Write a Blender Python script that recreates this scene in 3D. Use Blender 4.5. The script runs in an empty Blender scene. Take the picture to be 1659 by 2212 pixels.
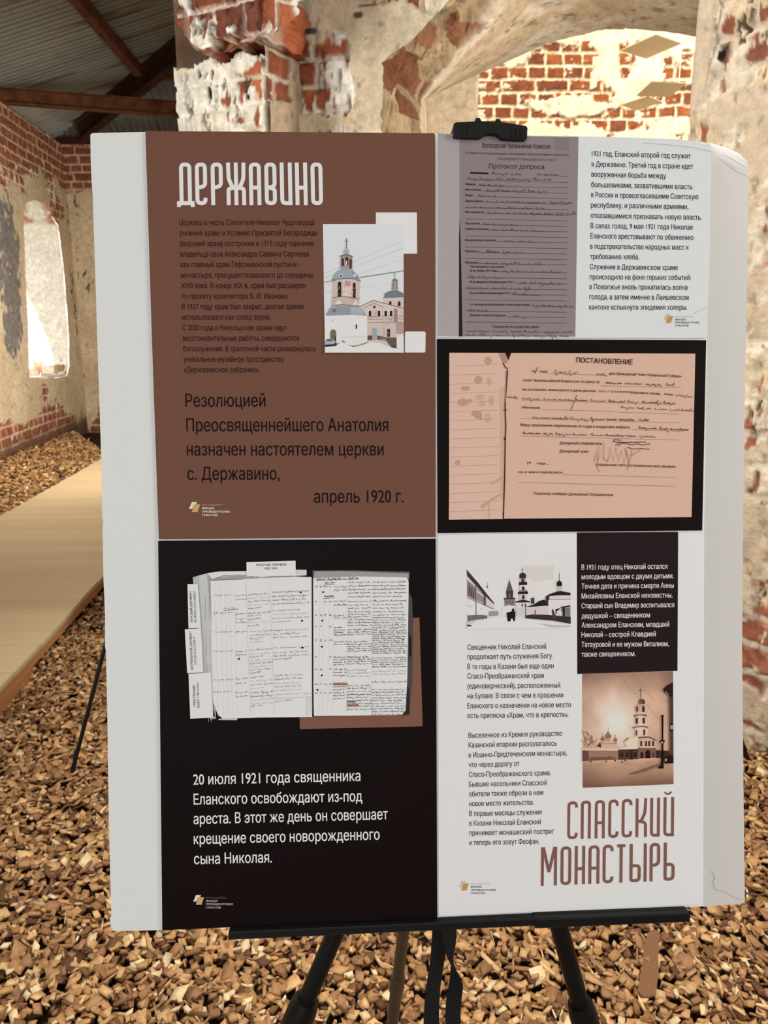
import bpy, math, random
import numpy as np
from mathutils import Matrix, Vector
from mathutils.geometry import delaunay_2d_cdt

random.seed(7)
sc = bpy.context.scene
COL = sc.collection

# ---------------------------------------------------------------- camera, light, exposure
FPX, CX, CY = 1662.0, 829.5, 1106.0
PITCH = math.radians(13.4)
CP, SP = math.cos(PITCH), math.sin(PITCH)
EYE = np.array([0.0, 0.0, 1.5])
cd = bpy.data.cameras.new('camera')
cam = bpy.data.objects.new('camera', cd)
COL.objects.link(cam)
cam.location = EYE
cam.rotation_euler = (math.pi / 2 - PITCH, 0, 0)
cd.sensor_fit = 'VERTICAL'
cd.sensor_height = 34.604
cd.sensor_width = 25.95
cd.lens = 26.0
cd.clip_start = 0.05
cd.dof.use_dof = True
cd.dof.focus_distance = 0.81
cd.dof.aperture_fstop = 15.0
sc.camera = cam

w = bpy.data.worlds.new('daylight')
sc.world = w
w.use_nodes = True
bg = w.node_tree.nodes['Background']
bg.inputs[0].default_value = (1.0, 0.985, 0.96, 1)
bg.inputs[1].default_value = 1.9


def lamp(name, kind, loc, energy, color, target=None, size=None):
    d = bpy.data.lights.new(name, kind)
    d.energy = energy
    d.color = color
    o = bpy.data.objects.new(name, d)
    COL.objects.link(o)
    o.location = loc
    if target is not None:
        o.rotation_euler = (Vector(target) - Vector(loc)).to_track_quat('-Z', 'Y').to_euler()
    if size:
        d.shape = 'RECTANGLE'
        d.size, d.size_y = size
    return o


SUN = lamp('sun', 'SUN', (-6, -8, 14), 6.5, (1.0, 0.93, 0.80))
_d = Vector((0.42, 0.73, 0.0)).normalized() * math.cos(math.radians(54)) + Vector((0, 0, -math.sin(math.radians(54))))
SUN.rotation_euler = _d.to_track_quat('-Z', 'Y').to_euler()
SUN.data.angle = math.radians(0.6)
lamp('west_door_daylight', 'AREA', (-0.9, -3.1, 1.9), 22, (0.70, 0.93, 1.18), (-0.6, 2.0, 1.35), (3.0, 2.4))
lamp('left_fill', 'AREA', (-3.75, 2.7, 2.1), 110, (1.0, 0.97, 0.90), (0.3, 3.5, 2.1), (2.6, 2.0)).data.spread = math.radians(76)  # added fill from the left for pier and walls; no window is built
lamp('right_fill', 'AREA', (3.3, -1.2, 2.3), 65, (1.0, 0.97, 0.90), (-4.0, 8.5, 1.3), (2.0, 1.8))  # unseen fill added to brighten the left wall; no opening there
lamp('overhead_fill', 'AREA', (0.2, 1.6, 4.9), 38, (1.0, 0.97, 0.92), (0.2, 1.45, 0.0), (2.6, 1.0)).data.spread = math.radians(75)  # added overhead fill for the chips; the roof above is closed
lamp('far_left_fill', 'AREA', (-3.9, 5.4, 2.3), 55, (1.0, 0.96, 0.87), (-1.2, 6.2, 0.0), (1.4, 1.8)).data.spread = math.radians(110)  # extra unseen fill for the boardwalk, in front of unbroken wall
lamp('hall_fill', 'AREA', (-0.95, 6.8, 1.9), 120, (1.0, 0.93, 0.80), (-4.4, 9.2, 1.1), (2.6, 2.0)).data.spread = math.radians(112)  # fill lamp added behind the pier to brighten the left hall
lamp('arch_fill', 'AREA', (3.0, 3.35, 2.0), 165, (1.0, 0.95, 0.84), (0.2, 4.9, 2.5), (1.0, 1.8))  # unseen lamp added to brighten the soffit and inner pier
sc.view_settings.view_transform = 'Standard'
sc.view_settings.look = 'None'
sc.view_settings.gamma = 1
sc.view_settings.exposure = 0.0
sc.view_settings.use_curve_mapping = False


# ---------------------------------------------------------------- measuring helpers
def ray(x, y):
    a = (np.asarray(x, float) - CX) / FPX
    b = (np.asarray(y, float) - CY) / FPX
    return np.stack([a, CP - b * SP, -SP - b * CP], -1)


def at_z(x, y, z):
    d = ray(x, y)
    return EYE + d * ((z - 1.5) / d[2])


def at_y(x, y, Y):
    d = ray(x, y)
    return EYE + d * (Y / d[1])


def on_wall(x, y, o, n):
    """point of the vertical plane through o (2d) with normal n (2d)"""
    d = ray(x, y)
    t = (o[0] * n[0] + o[1] * n[1]) / (d[0] * n[0] + d[1] * n[1])
    return EYE + d * t


def lin(c):
    c = np.asarray(c, float) / 255.0
    return np.where(c <= 0.04045, c / 12.92, ((c + 0.055) / 1.055) ** 2.4)


def hsh(i, j, s=0):
    i = np.asarray(i).astype(np.int64)
    j = np.asarray(j).astype(np.int64)
    h = (i * 374761393 + j * 668265263 + int(s) * 1442695041) & 0xFFFFFFFF
    h = ((h ^ (h >> 13)) * 1274126177) & 0xFFFFFFFF
    h = (h ^ (h >> 16)) & 0xFFFFFFFF
    return h / 4294967295.0


def vn(x, y, s=0):
    x = np.asarray(x, float)
    y = np.asarray(y, float)
    i, j = np.floor(x), np.floor(y)
    fx, fy = x - i, y - j
    fx = fx * fx * (3 - 2 * fx)
    fy = fy * fy * (3 - 2 * fy)
    a, b = hsh(i, j, s), hsh(i + 1, j, s)
    c, d = hsh(i, j + 1, s), hsh(i + 1, j + 1, s)
    return (a + (b - a) * fx) * (1 - fy) + (c + (d - c) * fx) * fy


def fbm(x, y, s=0, n=4):
    """fractal noise around 0, about -1..1"""
    t, a, tot = 0, 1.0, 0
    for k in range(n):
        t = t + a * (vn(x * 2 ** k, y * 2 ** k, s + 17 * k) * 2 - 1)
        tot += a
        a *= 0.55
    return t / tot * 1.6


def sm(a, b, x):
    t = np.clip((x - a) / (b - a), 0, 1)
    return t * t * (3 - 2 * t)


# ---------------------------------------------------------------- scene helpers
def tag(o, label=None, cat=None, group=None, kind=None):
    if label: o['label'] = label
    if cat: o['category'] = cat
    if group: o['group'] = group
    if kind: o['kind'] = kind
    return o


def empty(name, loc=(0, 0, 0), mat=None):
    o = bpy.data.objects.new(name, None)
    COL.objects.link(o)
    o.empty_display_size = 0.1
    if mat is not None:
        o.matrix_world = mat
    else:
        o.location = loc
    return o


def mesh_obj(name, verts, faces, mat, parent=None, colors=None, corner=None, smooth=False):
    me = bpy.data.meshes.new(name)
    me.from_pydata([tuple(map(float, v)) for v in verts], [], [tuple(map(int, f)) for f in faces])
    if colors is not None:
        at = me.color_attributes.new('Col', 'FLOAT_COLOR', 'POINT')
        c = np.ones((len(verts), 4), np.float32)
        c[:, :3] = colors
        at.data.foreach_set('color', c.ravel())
    if corner is not None:
        at = me.color_attributes.new('Col', 'FLOAT_COLOR', 'CORNER')
        c = np.ones((len(me.loops), 4), np.float32)
        k = 0
        for f, cc in zip(faces, corner):
            c[k:k + len(f), :3] = cc
            k += len(f)
        at.data.foreach_set('color', c.ravel())
    if smooth:
        me.polygons.foreach_set('use_smooth', [True] * len(me.polygons))
    me.materials.append(mat)
    me.update()
    o = bpy.data.objects.new(name, me)
    COL.objects.link(o)
    if parent is not None:
        o.parent = parent
    return o


class MB:
    """collects solid pieces, builds one mesh"""
    def __init__(self, origin=(0, 0, 0)):
        self.v, self.f, self.o = [], [], np.array(origin, float)

    def add(self, vs, fs):
        b = len(self.v)
        self.v += [np.asarray(p, float) - self.o for p in vs]
        self.f += [tuple(b + i for i in f) for f in fs]

    def box(self, c, ax, ay, az):
        c, ax, ay, az = (np.asarray(q, float) for q in (c, ax, ay, az))
        vs = [c + sx * ax + sy * ay + sz * az for sz in (-1, 1) for sy in (-1, 1) for sx in (-1, 1)]
        self.add(vs, [(0, 2, 3, 1), (4, 5, 7, 6), (0, 1, 5, 4), (2, 6, 7, 3), (0, 4, 6, 2), (1, 3, 7, 5)])

    def bevbox(self, c, ax, ay, az, b):
        """box with its long edges chamfered (section in ay, az; length ax)"""
        c, ax, ay, az = (np.asarray(q, float) for q in (c, ax, ay, az))
        ly, lz = np.linalg.norm(ay), np.linalg.norm(az)
        by, bz = b / ly, b / lz
        prof = [(-1, -1 + bz), (-1, 1 - bz), (-1 + by, 1), (1 - by, 1), (1, 1 - bz), (1, -1 + bz), (1 - by, -1), (-1 + by, -1)]
        vs = [c + s * ax + p * ay + q * az for s in (-1, 1) for p, q in prof]
        fs = [tuple(range(8)), tuple(range(15, 7, -1))]
        fs += [(i, i + 8, (i + 1) % 8 + 8, (i + 1) % 8) for i in range(8)]
        self.add(vs, fs)

    def tube(self, pts, radii, seg=16, cap=True):
        pts = [np.asarray(p, float) for p in pts]
        n = len(pts)
        if not hasattr(radii, '__len__'):
            radii = [radii] * n
        vs, fs = [], []
        ref = None
        for i in range(n):
            t = pts[min(i + 1, n - 1)] - pts[max(i - 1, 0)]
            t = t / (np.linalg.norm(t) + 1e-12)
            if ref is None:
                ref = np.array([0, 0, 1.0]) if abs(t[2]) < 0.9 else np.array([1.0, 0, 0])
            a = ref - t * np.dot(ref, t)
            a /= np.linalg.norm(a)
            ref = a
            b = np.cross(t, a)
            for k in range(seg):
                an = 2 * math.pi * k / seg
                vs.append(pts[i] + radii[i] * (math.cos(an) * a + math.sin(an) * b))
        for i in range(n - 1):
            for k in range(seg):
                k2 = (k + 1) % seg
                fs.append((i * seg + k, i * seg + k2, (i + 1) * seg + k2, (i + 1) * seg + k))
        if cap:
            fs.append(tuple(range(seg - 1, -1, -1)))
            fs.append(tuple((n - 1) * seg + k for k in range(seg)))
        self.add(vs, fs)

    def build(self, name, mat, parent=None, smooth=False, auto=None):
        o = mesh_obj(name, self.v, self.f, mat, parent, smooth=smooth)
        if auto is not None:
            o.data.polygons.foreach_set('use_smooth', [True] * len(o.data.polygons))
            try:
                o.data.set_sharp_from_angle(angle=math.radians(auto))
            except Exception:
                pass
        return o


# ---------------------------------------------------------------- materials
def new_mat(name):
    m = bpy.data.materials.new(name)
    m.use_nodes = True
    nt = m.node_tree
    return m, nt, nt.nodes['Principled BSDF']


def plain(name, rgb, rough=0.5, spec=0.5, noise=0.0, nscale=40.0, metal=0.0, bump=0.0, bscale=200.0):
    m, nt, p = new_mat(name)
    p.inputs['Base Color'].default_value = (*rgb, 1)
    p.inputs['Roughness'].default_value = rough
    p.inputs['Specular IOR Level'].default_value = spec
    p.inputs['Metallic'].default_value = metal
    tc = nt.nodes.new('ShaderNodeTexCoord')
    if noise:
        n = nt.nodes.new('ShaderNodeTexNoise')
        n.inputs['Scale'].default_value = nscale
        n.inputs['Detail'].default_value = 6
        nt.links.new(tc.outputs['Object'], n.inputs['Vector'])
        mr = nt.nodes.new('ShaderNodeMapRange')
        mr.inputs[1].default_value = 0.3
        mr.inputs[2].default_value = 0.7
        mr.inputs[3].default_value = 1 - noise
        mr.inputs[4].default_value = 1 + noise
        nt.links.new(n.outputs['Fac'], mr.inputs[0])
        mx = nt.nodes.new('ShaderNodeMix')
        mx.data_type = 'RGBA'
        mx.blend_type = 'MULTIPLY'
        mx.inputs[0].default_value = 1
        mx.inputs[6].default_value = (*rgb, 1)
        nt.links.new(mr.outputs[0], mx.inputs[7])
        nt.links.new(mx.outputs[2], p.inputs['Base Color'])
    if bump:
        n2 = nt.nodes.new('ShaderNodeTexNoise')
        n2.inputs['Scale'].default_value = bscale
        n2.inputs['Detail'].default_value = 4
        nt.links.new(tc.outputs['Object'], n2.inputs['Vector'])
        b = nt.nodes.new('ShaderNodeBump')
        b.inputs['Strength'].default_value = bump
        b.inputs['Distance'].default_value = 0.004
        nt.links.new(n2.outputs['Fac'], b.inputs['Height'])
        nt.links.new(b.outputs['Normal'], p.inputs['Normal'])
    return m


def attr_mat(name, rough=0.95, noise=0.14, nscale=30.0, bump=0.5, bscale=70.0, dist=0.01, spec=0.2, stretch=None):
    """material whose pigment comes from the mesh's Col attribute, broken up by fine noise"""
    m, nt, p = new_mat(name)
    p.inputs['Roughness'].default_value = rough
    p.inputs['Specular IOR Level'].default_value = spec
    a = nt.nodes.new('ShaderNodeAttribute')
    a.attribute_name = 'Col'
    if not noise and not bump:
        nt.links.new(a.outputs['Color'], p.inputs['Base Color'])
        return m
    tc = nt.nodes.new('ShaderNodeTexCoord')
    vec = tc.outputs['Object']
    if stretch:
        mp = nt.nodes.new('ShaderNodeMapping')
        mp.inputs['Scale'].default_value = stretch
        nt.links.new(vec, mp.inputs['Vector'])
        vec = mp.outputs['Vector']
    n = nt.nodes.new('ShaderNodeTexNoise')
    n.inputs['Scale'].default_value = nscale
    n.inputs['Detail'].default_value = 8
    n.inputs['Roughness'].default_value = 0.65
    nt.links.new(vec, n.inputs['Vector'])
    mr = nt.nodes.new('ShaderNodeMapRange')
    mr.inputs[1].default_value = 0.3
    mr.inputs[2].default_value = 0.7
    mr.inputs[3].default_value = 1 - noise
    mr.inputs[4].default_value = 1 + noise
    nt.links.new(n.outputs['Fac'], mr.inputs[0])
    mx = nt.nodes.new('ShaderNodeMix')
    mx.data_type = 'RGBA'
    mx.blend_type = 'MULTIPLY'
    mx.inputs[0].default_value = 1
    nt.links.new(a.outputs['Color'], mx.inputs[6])
    nt.links.new(mr.outputs[0], mx.inputs[7])
    nt.links.new(mx.outputs[2], p.inputs['Base Color'])
    if bump:
        n2 = nt.nodes.new('ShaderNodeTexNoise')
        n2.inputs['Scale'].default_value = bscale
        n2.inputs['Detail'].default_value = 8
        n2.inputs['Roughness'].default_value = 0.6
        nt.links.new(vec, n2.inputs['Vector'])
        b = nt.nodes.new('ShaderNodeBump')
        b.inputs['Strength'].default_value = bump
        b.inputs['Distance'].default_value = dist
        nt.links.new(n2.outputs['Fac'], b.inputs['Height'])
        nt.links.new(b.outputs['Normal'], p.inputs['Normal'])
    return m


M_WALL = attr_mat('masonry', noise=0.24, nscale=26, bump=0.8, bscale=55, dist=0.010)
M_PRINT = attr_mat('printed_sheet', rough=0.5, noise=0, bump=0, spec=0.06)
M_CHIP = attr_mat('chipped_wood', rough=0.85, noise=0.16, nscale=160, bump=0.35, bscale=260, dist=0.002)
M_DECK = attr_mat('sawn_timber', rough=0.7, noise=0.05, nscale=4, bump=0.2, bscale=14, dist=0.002, stretch=(1.0, 14.0, 6.0))
M_BLACK = plain('black_plastic', (0.006, 0.006, 0.006), 0.42, 0.25)
M_BLACKM = plain('black_tube', (0.005, 0.005, 0.005), 0.42, 0.22)
M_STRAP = plain('black_webbing', (0.012, 0.012, 0.012), 0.8, 0.2, bump=0.5, bscale=900)
M_GREYLEG = plain('dull_bronze_tube', (0.050, 0.037, 0.024), 0.45, 0.3)
M_RUST = plain('rusty_steel', (0.115, 0.042, 0.020), 0.85, 0.2, noise=0.45, nscale=9)
M_DARKRUST = plain('dark_rusty_steel', (0.045, 0.018, 0.010), 0.85, 0.2, noise=0.4, nscale=7)
M_TAN = plain('tan_card', (0.66, 0.50, 0.30), 0.8, 0.2)
M_WIRE = plain('pale_wire', (0.75, 0.72, 0.62), 0.5, 0.3)
M_SOIL = plain('dark_soil', (0.040, 0.022, 0.011), 0.95, 0.1, noise=0.4, nscale=25, bump=0.8, bscale=60)
M_FOAM = plain('white_foam_board', (0.80, 0.80, 0.795), 0.55, 0.3, noise=0.02, nscale=6)
M_FLAP = plain('white_foam_flap', (0.64, 0.625, 0.605), 0.6, 0.3, noise=0.02, nscale=6)  # same white foam, colour darkened to give the bent flap its shade

# ---------------------------------------------------------------- masonry
BRICK1, BRICK2 = np.array([0.40, 0.115, 0.050]), np.array([0.24, 0.075, 0.042])
MORTAR = np.array([0.62, 0.53, 0.43])
PLASTER, PLASTER2 = np.array([0.66, 0.54, 0.38]), np.array([0.58, 0.46, 0.31])
LIME = np.array([0.82, 0.79, 0.71])


def masonry(U, V, P, L, seed=0, course=0.105, length=0.29, joint=0.009, relief=1.0,
            plaster=PLASTER, plaster2=PLASTER2, lime=LIME, b1=BRICK1, b2=BRICK2, mortar=MORTAR,
            rough=0.007, streak=True, crevice=0.6):
    """pigment and relief of old brickwork; P > 0 is plastered, L > 0 limewashed"""
    wu = U + 0.012 * fbm(U * 4, V * 4, seed + 1)
    wv = V + 0.010 * fbm(U * 2.3, V * 4, seed + 2) + 0.004 * fbm(U * 14, V * 14, seed + 3)
    row = np.floor(wv / course)
    fv = wv / course - row
    ln = np.where(hsh(row, row * 0, seed) > 0.45, length, length * 0.55)
    q = wu / ln + hsh(row, row * 0 + 5, seed) * 1.0
    cl = np.floor(q)
    fu = q - cl
    d = np.minimum(np.minimum(fu, 1 - fu) * ln, np.minimum(fv, 1 - fv) * course)
    d = d + 0.004 * fbm(U * 40, V * 40, seed + 4) - 0.003 * hsh(row, cl, seed + 6)
    b = sm(joint - 0.004, joint + 0.003, d)
    r = hsh(row, cl, seed + 5)[..., None]
    cb = b1 * (1 - r) + b2 * r
    g = fbm(U * 13, V * 13, seed + 7)[..., None]
    cb = cb * (1 + 0.30 * g)
    cm = mortar * (1 + 0.16 * fbm(U * 30, V * 30, seed + 8))[..., None]
    c = cm * (1 - b[..., None]) + cb * b[..., None]
    h = (b * 0.010 + rough * 0.6 * fbm(U * 16, V * 16, seed + 9) * b + 0.006 * (r[..., 0] - 0.5)) * relief
    # limewash rubbed over the bricks, running in streaks
    ls = fbm(U * (34 if streak else 18), V * (9 if streak else 18), seed + 10)
    lm = sm(-0.08, 0.12, L + 0.60 * ls + 0.25 * fbm(U * 5, V * 5, seed + 12) - 0.10 * b)
    cl_ = lime * (1 + 0.13 * fbm(U * 22, V * 22, seed + 11))[..., None]
    warm = sm(0.0, 0.7, fbm(U * 6, V * 6, seed + 19))[..., None]
    cl_ = cl_ * (1 - warm) + cl_ * np.array([0.95, 0.86, 0.70]) * warm
    c = c * (1 - lm[..., None]) + cl_ * lm[..., None]
    h = h + lm * 0.004 * relief + 0.004 * relief * ls * lm
    cr = fbm(U * (58 if streak else 30), V * (18 if streak else 36), seed + 21)
    cv_ = (sm(0.42, 0.62, cr) * sm(-0.1, 0.4, fbm(U * 4, V * 4, seed + 22) + 0.25) * crevice)[..., None]
    c = c * (1 - cv_) + np.array([0.10, 0.065, 0.04]) * cv_
    h = h - 0.010 * cv_[..., 0] * relief
    # plaster coat
    pn = P + 0.42 * fbm(U * 5, V * 5, seed + 13) + 0.16 * fbm(U * 24, V * 24, seed + 14)
    pm = sm(-0.05, 0.05, pn)
    t = sm(-0.5, 0.6, fbm(U * 2.6, V * 2.6, seed + 15))[..., None]
    cp = plaster * (1 - t) + plaster2 * t
    cp = cp * (1 + 0.07 * fbm(U * 19, V * 19, seed + 16))[..., None]
    spots = sm(0.62, 0.8, fbm(U * 26, V * 22, seed + 18))[..., None]
    cp = cp * (1 - 0.35 * spots)
    c = c * (1 - pm[..., None]) + cp * pm[..., None]
    h = h * (1 - pm) + pm * (0.019 + 0.004 * fbm(U * 7, V * 7, seed + 17)) * relief
    return np.clip(c, 0.004, 0.92), h, pm


def grid_faces(nv, nu, keep=None):
    i = np.arange(nv * nu).reshape(nv, nu)
    q = np.stack([i[:-1, :-1], i[:-1, 1:], i[1:, 1:], i[1:, :-1]], -1)
    if keep is not None:
        return q[keep]
    return q.reshape(-1, 4)


def in_poly(x, y, poly):
    inside = np.zeros(np.shape(x), bool)
    n = len(poly)
    for k in range(n):
        x1, y1 = poly[k]
        x2, y2 = poly[(k + 1) % n]
        if y1 == y2:
            continue
        c = ((y1 > y) != (y2 > y)) & (x < (x2 - x1) * (y - y1) / (y2 - y1) + x1)
        inside ^= c
    return inside


def steps(*spans):
    """concatenated ranges (start, stop, step)"""
    out = []
    for a, b, s in spans:
        n = max(1, int(round((b - a) / s)))
        out += list(np.linspace(a, b, n, endpoint=False))
    out.append(spans[-1][1])
    return np.array(out)


class Plane:
    """vertical wall plane: origin (x, y), direction along it, facing normal"""
    def __init__(self, o, d, n=None):
        self.o = np.array(o, float)
        self.d = np.array(d, float) / np.linalg.norm(d)
        nn = np.array([self.d[1], -self.d[0]])
        if np.dot(nn, self.o) > 0 and n is None:
            nn = -nn                      # face the viewer's side
        self.n = nn if n is None else np.array(n, float)

    def uv(self, x, y):
        p = on_wall(x, y, self.o, self.n)
        return float(np.dot(p[:2] - self.o, self.d)), float(p[2])

    def poly(self, pts):
        return [self.uv(*p) for p in pts]

    def blobs(self, U, V, items):
        """sum of soft spots; each (px, py, radius_x px, radius_y px, weight)"""
        s = np.zeros_like(U)
        for x, y, rx, ry, wt in items:
            u0, v0 = self.uv(x, y)
            ua, _ = self.uv(x + rx, y)
            _, va = self.uv(x, y + ry)
            ru, rv = max(abs(ua - u0), 1e-3), max(abs(va - v0), 1e-3)
            s = s + wt * np.exp(-(((U - u0) / ru) ** 2 + ((V - v0) / rv) ** 2) * 0.8)
        return s

    def pos(self, U, V, h):
        x = self.o[0] + self.d[0] * U + self.n[0] * h
        y = self.o[1] + self.d[1] * U + self.n[1] * h
        return np.stack([x, y, V], -1)


def wall(name, pl, us, vs, pf, lf, keep=None, clamp=None, parent=None, extra=None, thick=0.0, **kw):
    U, V = np.meshgrid(us, vs)
    if clamp is not None:
        U = np.minimum(U, clamp(V))
    P = pf(U, V)
    L = lf(U, V)
    c, h, pm = masonry(U, V, P, L, **kw)
    if extra is not None:
        c = extra(U, V, c, pm)
    pos = pl.pos(U, V, h)
    k = None
    if keep is not None:
        uc = (U[:-1, :-1] + U[1:, 1:]) / 2
        vc = (V[:-1, :-1] + V[1:, 1:]) / 2
        k = keep(uc, vc)
    faces = grid_faces(*U.shape, k)
    verts = pos.reshape(-1, 3)
    cols = c.reshape(-1, 3)
    if thick:
        # sides going back from every open edge, with broken-brick pigment
        from collections import Counter
        cnt = {}
        for f in faces:
            for a, b in zip(f, np.roll(f, -1)):
                key = (min(a, b), max(a, b))
                cnt[key] = None if key in cnt else (a, b)
        ev = [e for e in cnt.values() if e is not None]
        ids = sorted({i for e in ev for i in e})
        n0 = len(verts)
        nl = 7
        mp = {i: k for k, i in enumerate(ids)}
        base = verts[ids]
        u_ = U.reshape(-1)[ids]
        v_ = V.reshape(-1)[ids]
        nv, nc = [], []
        for lv in range(1, nl + 1):
            t = thick * lv / nl
            off = 0.012 * fbm(u_ * 30 + lv * 3.1, v_ * 30, 77)
            p = base.copy()
            p[:, 0] -= pl.n[0] * t - pl.d[0] * off
            p[:, 1] -= pl.n[1] * t - pl.d[1] * off
            p[:, 2] += 0.012 * fbm(u_ * 30, v_ * 30 + lv * 2.7, 78)
            nv.append(p)
            r = sm(-0.2, 0.3, fbm(u_ * 8 + t * 8, v_ * 8 + t * 5, 79))[:, None]
            nc.append(BRICK1 * 0.8 * (1 - r) + MORTAR * 0.8 * r)
        verts = np.vstack([verts] + nv)
        cols = np.vstack([cols] + nc)
        fx = []
        m = len(ids)
        for a, b in ev:
            ia = [a] + [n0 + lv * m + mp[a] for lv in range(nl)]
            ib = [b] + [n0 + lv * m + mp[b] for lv in range(nl)]
            for lv in range(nl):
                fx.append((ib[lv], ia[lv], ia[lv + 1], ib[lv + 1]))
        faces = list(map(tuple, faces)) + fx
    used = np.unique(np.concatenate([np.asarray(f) for f in faces]) if thick else np.asarray(faces).ravel())
    rm = np.full(len(verts), -1)
    rm[used] = np.arange(len(used))
    faces = [tuple(rm[list(f)]) for f in faces]
    o = mesh_obj(name, verts[used], faces, M_WALL, parent, colors=cols[used], smooth=True)
    tag(o, kind='structure')
    return o


def const(v):
    return lambda U, V: np.full(U.shape, float(v))


# ---- ground
ground = mesh_obj('floor', [(-9, -9, 0), (9, -9, 0), (9, 14, 0), (-9, 14, 0)], [(0, 1, 2, 3)], M_SOIL)
tag(ground, kind='structure')

# ---- left wall with its window
AXL = math.radians(-4.5)
PL_L = Plane((-4.15, 8.14), (math.sin(AXL), math.cos(AXL)), n=(math.cos(AXL), -math.sin(AXL)))
win_px = [(60, 816), (57, 700), (52, 600), (47, 470), (48, 446), (56, 436), (75, 431), (90, 436), (104, 452), (113, 474),
          (122, 486), (128, 530), (134, 580), (139, 640), (143, 690), (146, 740), (146, 790), (142, 812), (100, 818)]
win_uv = PL_L.poly(win_px)
brick_low = [PL_L.uv(*p) for p in [(0, 915), (40, 905), (75, 893), (100, 872), (135, 880), (160, 905), (172, 935)]]
bx_, bz_ = [p[0] for p in brick_low], [p[1] for p in brick_low]
top_low = [PL_L.uv(*p) for p in [(0, 345), (40, 362), (80, 378), (100, 388), (130, 400), (165, 412)]]
tx_, tz_ = [p[0] for p in top_low], [p[1] for p in top_low]


def pf_left(U, V):
    lowz = np.interp(U, bx_, bz_)
    topz = np.interp(U, tx_, tz_)
    a = np.clip((V - lowz) * 5.0, -1.2, 0.9)
    b = np.clip((topz - V) * 4.0, -1.2, 0.9)
    base = np.minimum(a, b) + 0.55 * fbm(U * 3.1, V * 2.6, 38) * sm(2.2, 2.7, V) - 0.25 * sm(2.3, 2.9, V)
    base = base + PL_L.blobs(U, V, [(25, 385, 30, 22, -0.9), (60, 420, 14, 16, -0.8), (112, 450, 14, 40, -0.8),
                                    (95, 850, 14, 16, -1.0), (110, 826, 18, 14, -0.9), (70, 402, 25, 16, 0.5),
                                    (5, 440, 20, 16, 0.4), (130, 445, 14, 40, -0.5)])
    return base


def lf_left(U, V):
    return -0.55 + PL_L.blobs(U, V, [(30, 385, 50, 30, 0.55), (120, 430, 30, 40, 0.5), (90, 935, 18, 14, 0.35),
                                     (30, 955, 24, 20, 0.3), (120, 330, 16, 20, 0.25)])


def ex_left(U, V, c, pm):
    # flaking grey paint on the plaster
    s = PL_L.blobs(U, V, [(18, 500, 18, 90, 0.95), (12, 600, 20, 110, 1.0), (28, 680, 16, 60, 0.9), (18, 740, 12, 40, 0.7)])
    g = sm(0.35, 0.5, s * (0.75 + 0.45 * fbm(U * 16, V * 11, 33)) - 0.05)[..., None] * pm[..., None]
    c = c * (1 - g) + np.array([0.20, 0.18, 0.17]) * (1 + 0.4 * fbm(U * 40, V * 40, 34))[..., None] * g
    d = PL_L.blobs(U, V, [(150, 480, 8, 60, 0.8), (160, 690, 6, 80, 0.6), (58, 838, 5, 10, 1.0), (152, 600, 6, 40, 0.6)])
    k = sm(0.4, 0.5, d * (0.6 + 0.8 * fbm(U * 30, V * 20, 35)))[..., None]
    c = c * (1 - k) + np.array([0.10, 0.075, 0.055]) * k
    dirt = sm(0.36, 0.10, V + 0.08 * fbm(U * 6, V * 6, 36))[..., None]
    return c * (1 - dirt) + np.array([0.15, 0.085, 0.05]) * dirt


wall('wall_left', PL_L, steps((-10.0, -5.5, 0.25), (-5.5, -0.1, 0.03), (-0.1, 3.28, 0.014)), steps((0, 0.2, 0.03), (0.2, 1.3, 0.013), (1.3, 2.6, 0.02), (2.6, 3.95, 0.013)),
     pf_left, lf_left, keep=lambda u, v: ~in_poly(u, v, win_uv), extra=ex_left, seed=11, course=0.112, length=0.30, b1=np.array([0.38, 0.125, 0.055]),
     b2=np.array([0.27, 0.085, 0.042]))


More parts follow.
